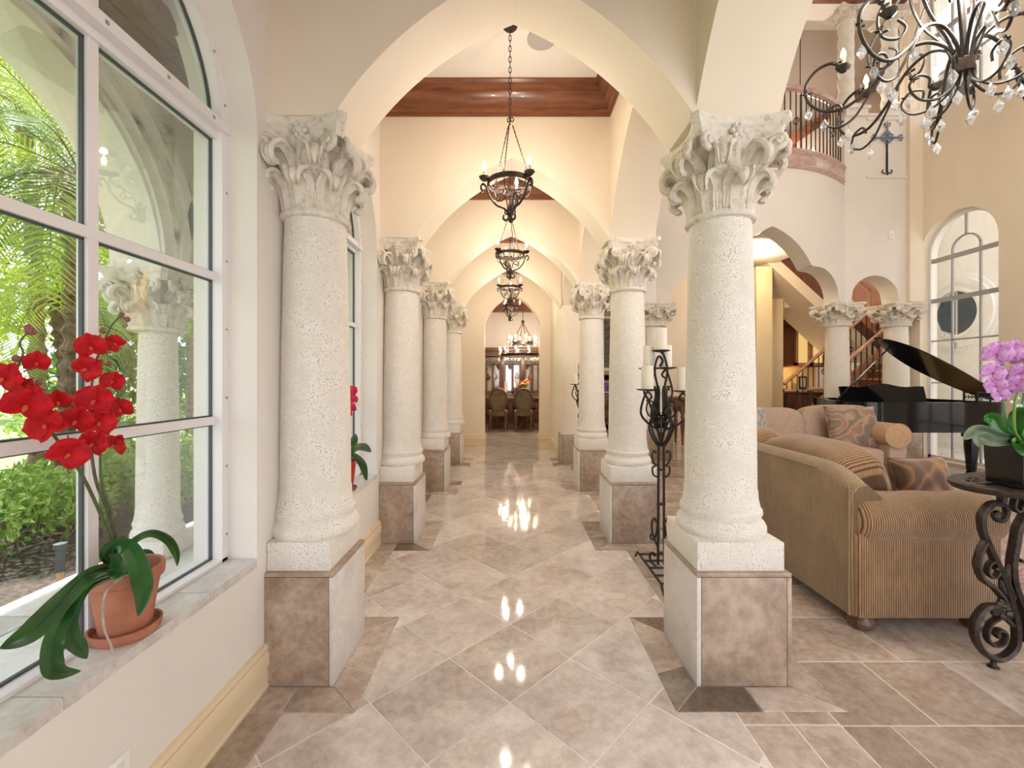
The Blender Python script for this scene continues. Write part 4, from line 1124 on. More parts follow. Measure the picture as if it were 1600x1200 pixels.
# ------------------------------------------------------------------ candle stands
def pan(t, x, y, z, r=.10):
    t.lathe([(0, z-.010), (r*.5, z-.008), (r, z), (r+.004, z+.006), (r-.004, z+.004), (0, z-.002)], 28, (x, y, 0), cap=False)
def candle_stand(label, loc, rz=0):
    c = thing('candle_stand', label, 'candle holder', loc, rz, 'wrought iron candle stands in the arcade')
    for s in (-1, 1):
        t = MB(); t.tube([(s*.022, 0, .08), (s*.018, 0, .95)], .009, 6)
        scroll2([(s*.02, .92), (s*.06, .98), (s*.085, 1.06), (s*.06, 1.13), (s*.03, 1.10), (s*.045, 1.07)], t, 0, .008)
        scroll2([(s*.02, .78), (s*.05, .80), (s*.065, .85), (s*.05, .89), (s*.035, .87)], t, 0, .007)
        scroll2([(s*.02, .70), (s*.055, .72), (s*.06, .77), (s*.04, .78)], t, 0, .007)
        scroll2([(s*.03, .06), (s*.07, .10), (s*.08, .15), (s*.055, .165), (s*.045, .14)], t, 0, .008)
        scroll2([(s*.022, .20), (s*.06, .30), (s*.065, .38), (s*.045, .41), (s*.035, .38)], t, 0, .007)
        scroll2([(s*.022, .42), (s*.03, .32), (s*.05, .26), (s*.075, .27), (s*.07, .30)], t, 0, .007)
        obj('upright', t, M['iron'], c)
    obj('cross_bar', MB().box(-.03, .03, -.006, .006, .50, .52).box(-.028, .028, -.006, .006, .745, .765), M['iron'], c)
    hs = [(-.118, 1.325), (.138, 1.315), (-.062, 1.475), (.066, 1.48), (0, 1.60)]
    H = [.165, .165, .165, .165, .16]; YO = [-.065, -.055, .075, .085, 0]
    t0 = MB(); scroll2([(0, .92), (-.03, 1.1), (-.02, 1.30), (-.045, 1.46), (-.02, 1.56), (.012, 1.53), (-.01, 1.49)], t0, 0, .008); scroll2([(0, .92), (.03, 1.1), (.02, 1.30), (.045, 1.46), (.02, 1.57), (0, 1.59)], t0, 0, .008)
    for k in range(4):
        a = k*PI/2+.4; scroll2([(.01, 1.0), (.06, 1.08), (.09, 1.15), (.07, 1.21), (.035, 1.19), (.04, 1.15), (.06, 1.155)], t0, a, .007)
    for k in range(6):
        a = k*PI/3+.2; scroll2([(.012, .93), (.055, 1.0), (.075, 1.08), (.05, 1.14), (.022, 1.12), (.03, 1.085), (.048, 1.09)], t0, a, .0065, 5, 4)
        scroll2([(.015, 1.16), (.07, 1.13), (.10, 1.18), (.085, 1.24), (.055, 1.235), (.06, 1.205)], t0, a+.5, .006, 5, 4)
        scroll2([(.015, 1.05), (.05, 1.20), (.04, 1.30), (.062, 1.35), (.08, 1.32)], t0, a+.25, .0055, 5, 4)
    obj('scroll_bouquet', t0, M['iron'], c)
    for (x, z), h, yo in zip(hs, H, YO):
        s = 1 if x > 0 else -1
        t = MB(); pan(t, x, yo, z, .072 if x else .06)
        if x:
            ax = abs(x)
            scroll2([(s*.02, 1.04, 0), (s*(.05+ax*.4), z-.24, yo*.4), (s*(.04+ax*1.0), z-.17, yo*.8), (s*(.02+ax*1.1), z-.08, yo), (s*(ax+.0), z-.015, yo), (s*(ax-.03), z-.05, yo), (s*(ax+.005), z-.08, yo)], t, 0, .008)
        obj('candle_pan', t, M['iron'], c)
        obj('pillar_candle', MB().lathe([(.041, z), (.042, z+.01), (.041, z+h), (.034, z+h+.003), (.02, z+h-.006), (0, z+h-.007)], 28, (x, yo, 0)), M['candle'], c)
        obj('wick', MB().tube([(x, yo, z+h-.01), (x+.002, yo, z+h+.014)], .0015, 5), M['iron'], c)
    # ladder shaped foot
    t = MB()
    for s in (-1, 1):
        t.tube([(s*.30, s*0+s*.0, .03) if 0 else (.32*s, -.09, .012), (.26*s, -.09, .065), (-0*s, -.09, .065)], .009, 6); t.tube([(.32*s, .09, .012), (.26*s, .09, .065), (0, .09, .065)], .009, 6)
        t.tube(cr([(.32*s, -.09, .012), (.335*s, -.09, .02), (.325*s, -.09, .035)], 4), .009, 6)
    for x in (-.26, -.14, -.02, .10, .22): t.tube([(x, -.09, .065), (x, .09, .065)], .008, 6)
    obj('ladder_foot', t, M['iron'], c)
    return c
cs = candle_stand('black wrought iron scroll stand holding five ivory candles, between the two large columns', (1.075, 3.09, .003), math.radians(0))
for ch in cs.children:
    if ch.name.startswith('ladder_foot'): ch.rotation_euler = (0, 0, PI/2)
copy_tree(cs, (1.09, 6.55, .003), rz=.0, label='distant black iron candle stand between the third column and the square pier')
# wall outlet under the first window, and others
def outlet(x, y, z, label, axis='x', s=1):
    o = thing('wall_outlet', label, 'outlet', (x, y, z))
    if axis == 'x': a = MB().box(0, .007, -.036, .036, 0, .115, .003); b = [MB().box(.007, .009, -.016, .016, z0, z0+.035, .001) for z0 in (.015, .065)]
    else: a = MB().box(-.036, .036, -.007, 0, 0, .115, .003); b = [MB().box(-.016, .016, -.009, -.007, z0, z0+.035, .001) for z0 in (.015, .065)]
    obj('cover_plate', a, M['plate'], o)
    for q in b: obj('socket_face', q, M['plate2'], o)
    o.scale = (s, s, s)
M['plate'] = simple('white_plastic', (.82, .81, .79), .35); M['plate2'] = simple('white_socket', (.70, .69, .68), .35)
outlet(XL, 1.235, .205, 'white wall outlet low under the first window, cut off by the frame')
outlet(3.97, 9.9, .22, 'white wall outlet above the baseboard behind the candle stand', 'y', 1.3)
# ------------------------------------------------------------------ upholstery
def sq(v, e): return math.copysign(abs(v)**e, v)
def puff(c, size, e1=.45, e2=.35, nu=36, nv=18, sag=0, M_=None):
    """rounded cushion: superellipsoid; size = half extents"""
    t = MB(); vs = []; fs = []
    for j in range(nv+1):
        b = -PI/2+PI*j/nv
        for i in range(nu):
            a = 2*PI*i/nu
            x = size[0]*sq(math.cos(b), e1)*sq(math.cos(a), e2); y = size[1]*sq(math.cos(b), e1)*sq(math.sin(a), e2); z = size[2]*sq(math.sin(b), e1)
            z += sag*math.sin(5*x/size[0]+2*y)*.01
            p = Vector((x, y, z)); p = (M_ @ p if M_ else p)+Vector(c); vs.append(p)
    for j in range(nv):
        for i in range(nu):
            k = (i+1) % nu; fs.append((j*nu+i, j*nu+k, (j+1)*nu+k, (j+1)*nu+i))
    return t.add(vs, fs)
def pillow_mb(w_, h, d, n=16):
    """square throw pillow in XZ plane, pinched corners, depth along Y"""
    t = MB(); vs = []; fs = []
    for s in (1, -1):
        for j in range(n+1):
            for i in range(n+1):
                u = 2*i/n-1; v = 2*j/n-1
                k = max(0, (1-u**4)*(1-v**4))**.42
                px = u*(1-.07*(1-v*v)); pz = v*(1-.07*(1-u*u))
                vs.append((px*w_/2, s*d/2*k+.004*math.sin(9*u+4*v)*k, pz*h/2))
    L = (n+1)**2; W_ = n+1
    for j in range(n):
        for i in range(n):
            a = j*W_+i; fs += [(a, a+1, a+W_+1, a+W_), (L+a, L+a+W_, L+a+W_+1, L+a+1)]
    return t.add(vs, fs)
def corduroy(name, c0, c1, axis='X', period=.0125, kind='Object', streak=.0):
    m, t, b = nodes(name); b.inputs['Roughness'].default_value = .85
    b.inputs['Sheen Weight'].default_value = .35
    co = coords(t, kind)
    wv = N(t, 'TexWave', wave_type='BANDS', bands_direction=axis); wv.inputs['Scale'].default_value = .314/period; wv.inputs['Distortion'].default_value = .25; wv.inputs['Detail'].default_value = 2; wv.inputs['Detail Scale'].default_value = 3
    t.links.new(co, wv.inputs['Vector'])
    n = N(t, 'TexNoise'); n.inputs['Scale'].default_value = 5; n.inputs['Detail'].default_value = 6; t.links.new(co, n.inputs['Vector'])
    n2 = N(t, 'TexNoise'); n2.inputs['Scale'].default_value = 1; n2.inputs['Detail'].default_value = 4
    t.links.new(coords(t, kind, (110, 110, 10) if axis != 'Z' else (10, 10, 110)), n2.inputs['Vector'])
    base = ramp(t, wv.outputs[0], [(.15, c0), (.6, c1)])
    v = ramp(t, n.outputs[0], [(.3, (.80, .78, .76)), (.7, (1.08, 1.06, 1.04))]); base = mixc(t, 1, base, v, 'MULTIPLY')
    v2 = ramp(t, n2.outputs[0], [(.35, (.72, .68, .62)), (.6, (1, 1, 1))]); base = mixc(t, .8, base, v2, 'MULTIPLY')
    t.links.new(base, b.inputs['Base Color']); bump(t, b, wv.outputs[0], .55, .004); return m
C0, C1 = (.12, .058, .022), (.42, .255, .12)
M['cord_x'] = corduroy('tan_corduroy', C0, C1, 'X'); M['cord_y'] = corduroy('tan_corduroy_side', (.20, .13, .065), (.39, .27, .145), 'Y', .009)
M['cord_yb'] = corduroy('tan_corduroy_cushion', C0, C1, 'Y', .014)
M['suede'] = simple('beige_chenille', (.38, .27, .20), .9, var=.12, scale=30, bmp=.2)
M['suede2'] = simple('tan_chenille', (.42, .27, .155), .9, var=.12, scale=30, bmp=.2)
def swirl(name, cols, sc=9):
    m, t, b = nodes(name); b.inputs['Roughness'].default_value = .75; b.inputs['Sheen Weight'].default_value = .3
    co = coords(t, 'Object')
    n = N(t, 'TexNoise'); n.inputs['Scale'].default_value = sc*.5; n.inputs['Detail'].default_value = 1; n.inputs['Distortion'].default_value = 1.6; t.links.new(co, n.inputs['Vector'])
    wv = N(t, 'TexWave', wave_type='RINGS'); wv.inputs['Scale'].default_value = sc*.22; wv.inputs['Distortion'].default_value = 14; wv.inputs['Detail'].default_value = 1.5; wv.inputs['Detail Scale'].default_value = 1.6; t.links.new(co, wv.inputs['Vector'])
    a = ramp(t, wv.outputs[0], [(.0, cols[0]), (.35, cols[1]), (.55, cols[2]), (.8, cols[3])]); c = ramp(t, n.outputs[0], [(.4, cols[1]), (.6, cols[3])])
    t.links.new(mixc(t, .35, a, c), b.inputs['Base Color']); return m
M['paisley'] = swirl('paisley_fabric', [(.07, .08, .085), (.30, .19, .11), (.42, .28, .17), (.22, .12, .07)], 10)
M['leafpat'] = swirl('leaf_brocade', [(.035, .02, .012), (.22, .10, .04), (.34, .17, .065), (.10, .05, .025)], 7)
M['foot'] = wood('sofa_foot_wood', (.07, .025, .012), (.16, .06, .028), .3)
# near sofa, its back to the colonnade
so = thing('sofa', 'large tan corduroy rolled-arm sofa with its back to the columns', 'sofa', (2.45, 3.4, 0))
Y0, Y1 = 2.37, 4.55
t = MB()
# back: swept box with rounded top falling at the near end towards the arm
ny = 24; ring = []
ys = [Y0+.03, Y0+.05]+lin(Y0+.09, Y1, ny)
vs = []
for y in ys:
    e = max(0, 1-(y-Y0)/.34); ztop = .905-.11*e**2; lean = .0
    x0 = 1.885+(.018 if y < Y0+.04 else 0)
    P = [(x0+.012, .085), (x0, .11), (x0-.004, .45), (x0, ztop-.05), (x0+.03, ztop-.012), (x0+.08, ztop), (x0+.15, ztop-.018-.05*e), (x0+.20, ztop-.08-.09*e), (x0+.22, .45), (x0+.22, .085)]
    vs.append([(p, y, q) for p, q in P])
n = len(vs[0]); flat = [q for r in vs for q in r]
fs = [(i*n+k, i*n+(k+1) % n, (i+1)*n+(k+1) % n, (i+1)*n+k) for i in range(len(vs)-1) for k in range(n)]+[tuple(range(n)), tuple(range((len(vs)-1)*n, len(vs)*n))]
obj('backrest', MB().add(flat, fs), M['cord_y'], so, 50, world=True)
# seam welt along the vertical corner and along the top of the back
t = MB(); t.tube([(1.888, Y0+.05, z) for z in lin(.09, .80, 10)], .006, 6); t.tube([(1.884, y, .862) for y in lin(Y0+.3, Y1, 10)], .0045, 6); obj('piping', t, M['cord_y'], so, world=True)
# arm block with ribbed front, and the roll
def arm(ya, yb, name, near):
    s = MB(); yc = (ya+yb)/2
    s.box(1.905, 2.70, ya+.02, yb-.03, .085, .56, .02); a = obj('armrest', s, M['cord_x'], so, 40, world=True)
    nx = 30; nr = 28; vs = []; xs_ = [1.915, 1.92, 1.935, 1.96]+lin(2.0, 2.66, 18)+[2.70, 2.725, 2.735, 2.738]
    rr = [.45, .75, .92, .99]+[1+.015*math.sin(k*.9) for k in range(19)]+[.97, .86, .62, .2]
    for x, r in zip(xs_, rr):
        vs += [(x, yc+.02*0+.155*r*math.cos(2*PI*k/nr), .615+.142*r*math.sin(2*PI*k/nr)) for k in range(nr)]
    fs = [(i*nr+k, i*nr+(k+1) % nr, (i+1)*nr+(k+1) % nr, (i+1)*nr+k) for i in range(len(xs_)-1) for k in range(nr)]+[tuple(range(nr)), tuple(range((len(xs_)-1)*nr, len(xs_)*nr))]
    obj('arm_roll', MB().add(vs, fs), M['cord_x'], a, 60, world=False) if 0 else obj('arm_roll', MB().add([(v[0]-2.45, v[1]-3.4, v[2]) for v in vs], fs), M['cord_x'], so, 60)
    return a
arm(2.355, 2.63, 'a', True); arm(4.40, 4.68, 'b', False)
obj('seat_frame', MB().box(2.10, 2.78, 2.62, 4.42, .085, .34, .02), M['cord_y'], so, 40, world=True)
for k in range(2):
    y = 2.64+.89*k; obj('seat_cushion', puff((2.47, y+.44, .43), (.345, .435, .10), .4, .2), M['cord_yb'], so, 70, world=True)
Rb = Matrix.Rotation(math.radians(-14), 4, 'Y')
for k, (ya, yb) in enumerate(((2.60, 3.55), (3.56, 4.40))):
    obj('back_cushion', puff((2.175, (ya+yb)/2, .745), (.165, (yb-ya)/2, .245), .62, .38, M_=Rb, nu=48, nv=24), M['cord_yb'], so, 70, world=True)
for x, y in ((1.98, 2.45), (1.98, 4.55), (2.62, 2.45), (2.62, 4.55)):
    obj('foot', MB().lathe([(0, 0), (.04, 0), (.062, .018), (.066, .04), (.055, .065), (.04, .088), (0, .088)], 20, (x, y, 0), cap=False), M['foot'], so, world=True)
def pillow(label, w_, h, d, mat, loc, rot, group=None):
    c = thing('throw_pillow', label, 'pillow', loc, 0, group); c.rotation_euler = rot
    obj('cover', pillow_mb(w_, h, d), mat, c, 80)
    t = MB(); P = []
    for i in range(64):
        s = i/16; k = int(s) % 4; f = 2*(s-int(s))-1
        u, v = [(f, -1), (1, f), (-f, 1), (-1, -f)][k]
        P.append((u*(1-.07*(1-v*v))*w_/2, 0, v*(1-.07*(1-u*u))*h/2))
    t.tube(P, .005, 6, closed=True); obj('piping', t, mat, c)
    return c
pillow('brown leaf-patterned throw pillow lying against the near sofa arm', .42, .36, .17, M['leafpat'], (2.745, 2.90, .70), (math.radians(-14), 0, math.radians(8)))
# beige sofa facing the camera
lv = thing('sofa', 'smaller beige chenille sofa with round arms in front of the grand piano', 'sofa', (3.85, 5.3, 0))
obj('seat_frame', MB().box(2.72, 4.20, 4.82, 5.55, .085, .42, .03), M['suede'], lv, 40, world=True)
obj('backrest', MB().box(2.72, 4.62, 5.52, 5.76, .085, .96, .06), M['suede'], lv, 50, world=True)
obj('arm_front', MB().box(4.22, 4.42, 4.82, 5.58, .085, .78, .03), M['suede'], lv, 40, world=True)
t = MB(); vs = []; nr = 28; yy = [4.80, 4.803, 4.82, 4.86]+lin(4.9, 5.56, 6); rr = [.90, .97, 1, 1]+[1]*7
for y, r in zip(yy, rr): vs += [(4.30+.145*r*math.cos(2*PI*k/nr), y, .775+.135*r*math.sin(2*PI*k/nr)) for k in range(nr)]
t.add(vs, [(i*nr+k, i*nr+(k+1) % nr, (i+1)*nr+(k+1) % nr, (i+1)*nr+k) for i in range(len(yy)-1) for k in range(nr)]+[tuple(range(nr)), tuple(range((len(yy)-1)*nr, len(yy)*nr))]); obj('armrest', t, M['suede2'], lv, 50, world=True)
t = MB(); t.tube([(4.30+.143*math.cos(2*PI*k/40), 4.806, .775+.133*math.sin(2*PI*k/40)) for k in range(40)], .007, 6, closed=True); obj('piping', t, M['suede2'], lv, world=True)
for k in range(2): obj('seat_cushion', puff((3.08+.74*k, 5.16, .52), (.36, .36, .115), .35, .2), M['suede'], lv, 70, world=True)
Rc = Matrix.Rotation(math.radians(-10), 4, 'X')
for x0, x1, zt in ((2.72, 3.66, 1.03), (3.62, 4.56, 1.06)):
    obj('back_cushion', puff(((x0+x1)/2, 5.46, zt-.27), ((x1-x0)/2, .15, .29), .5, .4, M_=Rc, nu=48, nv=24), M['suede'], lv, 70, world=True)
for x, y in ((2.8, 4.9), (4.34, 4.9), (2.8, 5.68), (4.5, 5.68)):
    obj('foot', MB().lathe([(0, 0), (.03, 0), (.045, .04), (.03, .088), (0, .088)], 16, (x, y, 0), cap=False), M['foot'], lv, world=True)
pillow('square paisley throw pillow in the corner of the smaller beige sofa', .56, .52, .18, M['paisley'], (4.02, 5.10, .83), (math.radians(-16), 0, math.radians(-6)))
pillow('paisley throw pillow just showing beside the big first freestanding column', .50, .50, .18, swirl('blue_paisley', [(.10, .14, .17), (.38, .30, .22), (.46, .38, .30), (.16, .17, .17)], 10), (2.80, 4.95, .84), (math.radians(-16), 0, math.radians(35)))

# ------------------------------------------------------------------ grand piano
M['piano'] = simple('black_lacquer', (.004, .004, .005), .08, coat=.15, spec=.3)
M['brass'] = simple('brass', (.72, .50, .20), .25, 1)
M['lidwood'] = simple('lid_inner', (.012, .011, .012), .12, coat=.6)
pn = thing('grand_piano', 'black lacquered grand piano with raised lid by the tall arched window', 'piano', (5.75, 6.3, 0))
def outline(off=0):
    # tail towards the camera, straight spine on the window side
    P = [(6.62, 7.18), (6.62, 6.0), (6.60, 5.84), (6.50, 5.74), (6.32, 5.71), (5.9, 5.70), (5.4, 5.70), (5.0, 5.71), (4.80, 5.74), (4.66, 5.84), (4.62, 6.0), (4.64, 6.2), (4.74, 6.5), (4.92, 6.8), (5.02, 7.0), (5.02, 7.18)]
    return P
def smooth_outline(k=4):
    P = outline(); q = [P[0]]
    mid = cr([(x, y, 0) for x, y in P[1:-1]], k); return [(6.62, 7.18)]+[(p.x, p.y) for p in mid]+[(5.02, 7.18)]
OP = smooth_outline()
def ringwall(t, P, z0, z1, th):
    cx, cy = 5.72, 6.5; n = len(P)
    Q = [(x+(cx-x)/math.hypot(cx-x, cy-y)*th, y+(cy-y)/math.hypot(cx-x, cy-y)*th) for x, y in P]
    vs = [(x, y, z) for z in (z0, z1) for x, y in P]+[(x, y, z) for z in (z0, z1) for x, y in Q]; fs = []
    for i in range(n):
        j = (i+1) % n; fs += [(i, j, n+j, n+i), (2*n+j, 2*n+i, 3*n+i, 3*n+j), (n+i, n+j, 3*n+j, 3*n+i), (j, i, 2*n+i, 2*n+j)]
    return t.add(vs, fs)
obj('case', ringwall(MB(), OP, .70, 1.10, .05), M['piano'], pn, 30, world=True)
t = MB(); t.prism([(x+(5.72-x)*.04, y+(6.5-y)*.04) for x, y in OP], .70, .74, lambda p, q, s: (p, q, s)); obj('underside', t, M['piano'], pn, 0, world=True)
t = MB(); t.prism([(x+(5.72-x)*.06, y+(6.5-y)*.06) for x, y in OP], .92, .97, lambda p, q, s: (p, q, s)); obj('soundboard', t, simple('gold_plate', (.35, .22, .08), .35, .6), pn, 0, world=True)
obj('keybed', MB().box(4.98, 6.66, 7.14, 7.42, .70, .84, .01), M['piano'], pn, world=True)
# music desk with curved top
t = MB(); pr = [(5.18, 1.05)]+[(5.18+1.32*u/20, 1.27+.05*math.sin(PI*u/20)+.02*math.cos(4*PI*u/20)) for u in range(21)]+[(6.50, 1.05)]
t.prism(pr, 6.76, 6.79, lambda p, q, s: (p*0+p, s+(q-1.05)*.25, q)); obj('music_desk', t, M['piano'], pn, 30, world=True)
# raised lid, hinged on the spine
ang = math.radians(33); HX, HZ = 6.60, 1.13
def hinge(p, q, s):
    d = HX-p; return (HX-d*math.cos(ang)-s*math.sin(ang), q, HZ+d*math.sin(ang)-s*math.cos(ang)*-1)
LP = [(HX-p.x, p.y) for p in cr([(0, 5.76, 0), (0, 6.02, 0), (.35, 6.26, 0), (.8, 6.40, 0), (1.2, 6.40, 0), (1.45, 6.32, 0), (1.52, 6.20, 0), (1.44, 6.06, 0), (1.2, 5.90, 0), (.8, 5.80, 0), (.4, 5.76, 0)], 4, True)]
t = MB(); t.prism([(p, q) for p, q in LP], 0, .03, hinge); obj('lid', t, M['lidwood'], pn, 30, world=True)
t = MB(); a2 = math.radians(8)
t.prism([(5.9, 6.28), (5.08, 6.20), (5.08, 6.32), (5.9, 6.40)], .032, .06, hinge); obj('folded_front_flap', t, M['piano'], pn, 0, world=True)
p1 = hinge(5.25, 6.25, 0); obj('lid_prop', MB().tube([(4.84, 6.45, 1.08), p1], .012, 8), M['piano'], pn, world=True)
def pleg(x, y):
    l = obj('leg', MB().box(x-.075, x+.075, y-.075, y+.075, .60, .70, .01).lathe([(.075, .60), (.078, .5), (.052, .16), (.045, .13), (.058, .11), (.05, .085), (.02, .08)], 8, (x, y, 0)), M['piano'], pn, 25, world=True)
    c = MB(); c.tube([(x-.015, y, .035), (x+.015, y, .035)], .035, 16); c.box(x-.02, x+.02, y-.02, y+.02, .06, .085); obj('caster', c, M['brass'], l, world=True)
for p in ((6.40, 6.02), (5.14, 7.2), (6.48, 7.2)): pleg(*p)
t = MB(); t.box(5.62, 6.02, 6.95, 7.05, .12, .20, .01); t.tube([(5.68, 7, .2), (5.68, 7, .70)], .02, 8); t.tube([(5.96, 7, .2), (5.96, 7, .70)], .02, 8); obj('pedal_lyre', t, M['piano'], pn, world=True)
for x in (5.72, 5.82, 5.92):
    obj('pedal', MB().box(x-.014, x+.014, 7.04, 7.14, .14, .155, .004), M['brass'], pn, world=True); obj('pedal_rod', MB().tube([(x, 7.0, .2), (x, 7.0, .70)], .006, 6), M['brass'], pn, world=True)
# piano bench behind
bn = thing('piano_bench', 'black piano bench seen between the pedals under the grand piano', 'bench', (5.75, 7.0, 0))
bn.location = (5.35, 6.6, 0)
obj('seat', MB().box(-.42, .42, -.17, .17, .46, .56, .02), M['piano'], bn)
for x in (-.37, .37):
    for y in (-.13, .13): obj('leg', MB().box(x-.022, x+.022, y-.022, y+.022, 0, .46, .003), M['piano'], bn)
# small pierced lantern standing on the piano
ln = thing('lantern', 'small dark pierced metal box lantern standing on the piano', 'lantern', (6.24, 5.80, 1.10))
t = MB()
for s in (-1, 1):
    for q in (-1, 1): t.box(s*.085-.008, s*.085+.008, q*.085-.008, q*.085+.008, .008, .125)
for z in (.0, .06, .117):
    for s in (-1, 1): t.box(-.09, .09, s*.085-.006, s*.085+.006, z, z+.014); t.box(s*.085-.006, s*.085+.006, -.09, .09, z, z+.014)
obj('cage', t, M['iron'], ln); t = MB()
for s in (-1, 1):
    for k in (-1, 0, 1):
        t.tube([(k*.045+.02*math.cos(a*PI/5), s*.085, .066+.04*math.sin(a*PI/5)) for a in range(10)], .004, 4, closed=True)
obj('pierced_scroll', t, M['iron'], ln); obj('lid', MB().box(-.095, .095, -.095, .095, .13, .142, .003).lathe([(.012, .142), (.014, .155), (0, .163)], 10), M['iron'], ln)

# ------------------------------------------------------------------ cast iron side table
M['castiron'] = simple('cast_iron', (.055, .042, .035), .4, .6, var=.4, scale=40, bmp=.4)
TX, TY, TZ = 2.70, 2.11, .895
tb = thing('side_table', 'ornate cast iron side table with pierced oval top beside the sofa arm', 'table', (TX, TY, 0))
def oval(a, rx, ry): return (rx*math.cos(a), ry*math.sin(a))
t = MB(); n = 72; vs = []; pf = [(.0, -.03), (.02, -.034), (.03, -.02), (.03, -.006), (.015, 0), (-.03, 0), (-.035, -.012), (-.03, -.03)]
for k in range(n):
    a = 2*PI*k/n
    for p, q in pf: x, y = oval(a, .47+p, .255+p); vs.append((x, y, TZ+q))
m = len(pf); t.add(vs, [(k*m+i, k*m+(i+1) % m, ((k+1) % n)*m+(i+1) % m, ((k+1) % n)*m+i) for k in range(n) for i in range(m)])
obj('top_rim', t, M['castiron'], tb)
t = MB()
for k in range(20):
    a = 2*PI*k/20+.1
    for s in (-1, 1):
        P = []
        for j in range(12):
            u = j/11; b = a+s*.16*math.sin(u*PI*1.2); P.append((*oval(b, .10+.35*u, .06+.18*u), TZ-.012))
        t.tube(cr(P, 1), .0075, 5)
    x, y = oval(a, .36, .185); t.tube([(x+.022*math.cos(q*PI/5), y+.016*math.sin(q*PI/5), TZ-.012) for q in range(10)], .005, 5, closed=True)
for rx, ry in ((.12, .07), (.29, .15), (.40, .215)): t.tube([(*oval(2*PI*k/48, rx, ry), TZ-.014) for k in range(48)], .006, 5, closed=True)
o = obj('pierced_top', t, M['castiron'], tb); o['kind'] = 'stuff'
obj('top_centre', MB().lathe([(0, -.02), (.12, -.018), (.12, -.008), (0, -.008)], 32, (0, 0, TZ), cap=False), M['castiron'], tb)
def tleg(x, s):
    """scrollwork leg plate in the YZ.. plane seen broadside; local XZ"""
    L = bpy.data.objects.new('leg', None)
    t = MB(); T = lambda P, r, f=1.6, k=6: t.tube(cr([(x+s*p[0], p[2] if len(p) > 2 else 0, p[1]) for p in P], k), r, 7, flat=f)
    T([(.02, .865), (.02, .80), (-.03, .795), (-.075, .74), (-.07, .66), (-.03, .56), (.02, .45), (.06, .33), (.09, .20), (.085, .10), (.02, .045), (-.05, .06), (-.105, .13), (-.11, .22), (-.06, .29), (-.01, .30)], .015)
    T([(-.03, .795), (.02, .80), (.045, .76), (.03, .72), (0, .715), (-.015, .74), (.002, .757)], .011)
    T([(-.055, .62), (-.085, .57), (-.10, .50), (-.075, .43), (-.02, .39), (.03, .33)], .013)
    T([(-.02, .52), (-.045, .50), (-.05, .46), (-.02, .44), (0, .46), (-.005, .485), (-.02, .48)], .010)
    T([(.11, .865), (.13, .80), (.13, .74), (.10, .68), (.085, .60), (.07, .50), (.08, .40), (.12, .30), (.15, .20), (.145, .12)], .017)
    T([(.11, .86), (.085, .83), (.075, .78), (.10, .76), (.115, .79)], .011)
    T([(.0, .24), (-.04, .21), (-.055, .15), (-.02, .11), (.025, .12), (.035, .165), (.005, .185), (-.012, .165), (0, .15)], .011)
    T([(.06, .50), (.02, .40), (.06, .33), (.02, .27), (.08, .20)], .013, 1.0)
    T([(.085, .50), (.05, .42), (.08, .35), (.05, .28), (.10, .22)], .011, 1.0)
    for px, pz in ((.03, .30), (.06, .27), (-.105, .14), (-.03, .56)): t.sphere((x+s*px, 0, pz), (.017, .017, .015), 8, 6)
    for k in range(9):
        a = k*.8; t.sphere((x+s*(.02+.03*math.cos(a)), .01*math.sin(a*2), .285+.035*math.sin(a)), (.02, .016, .02), 7, 5)
    T([(-.02, .045), (-.02, .02), (-.025, .0)], .013, 1); t.lathe([(0, 0), (.024, 0), (.022, .008), (.01, .012)], 12, (x-s*.02, 0, 0), cap=False)
    return obj('leg', t, M['castiron'], tb)
tleg(-.33, 1); tleg(.33, -1)
for ch in [c for c in tb.children if c.name.startswith('leg')]: pass
t = MB(); t.tube(cr([(-.22, 0, .52), (-.12, 0, .50), (-.06, 0, .53), (0, 0, .50), (.06, 0, .53), (.12, 0, .50), (.22, 0, .52)], 5), .010, 6); t.tube(cr([(-.20, 0, .16), (-.1, 0, .24), (0, 0, .18), (.1, 0, .24), (.20, 0, .16)], 5), .011, 6)
for k in range(5):
    x = -.12+.06*k; t.tube([(x+.03*math.cos(q*PI/6), 0, .20+.045*math.sin(q*PI/6)) for q in range(12)], .007, 5, closed=True)
obj('stretcher', t, M['castiron'], tb)
# purple orchid in a black square pot
pc = Vector((2.445, 2.08, TZ)); po = thing('orchid', 'purple orchid in a black square ceramic pot on the iron side table', 'plant', pc)
M['blackpot'] = simple('black_ceramic', (.008, .008, .009), .18, coat=.3)
b = MB(); w1, w0, h = .086, .078, .215
for q0, q1, z0, z1 in ((w0, w1, 0, h),):
    ou = [(-q0, -q0, z0), (q0, -q0, z0), (q0, q0, z0), (-q0, q0, z0), (-q1, -q1, z1), (q1, -q1, z1), (q1, q1, z1), (-q1, q1, z1)]
    i_ = .009; inn = [(-q1+i_, -q1+i_, z1), (q1-i_, -q1+i_, z1), (q1-i_, q1-i_, z1), (-q1+i_, q1-i_, z1), (-q1+i_, -q1+i_, z1-.03), (q1-i_, -q1+i_, z1-.03), (q1-i_, q1-i_, z1-.03), (-q1+i_, q1-i_, z1-.03)]
    b.add(ou+inn, [(3, 2, 1, 0), (0, 1, 5, 4), (1, 2, 6, 5), (2, 3, 7, 6), (3, 0, 4, 7), (4, 5, 9, 8), (5, 6, 10, 9), (6, 7, 11, 10), (7, 4, 8, 11), (8, 9, 13, 12), (9, 10, 14, 13), (10, 11, 15, 14), (11, 8, 12, 15), (12, 13, 14, 15)])
obj('pot', b, M['blackpot'], po, 20)
obj('potting_bark', MB().box(-.074, .074, -.074, .074, h-.03, h-.012), M['potting'], po)
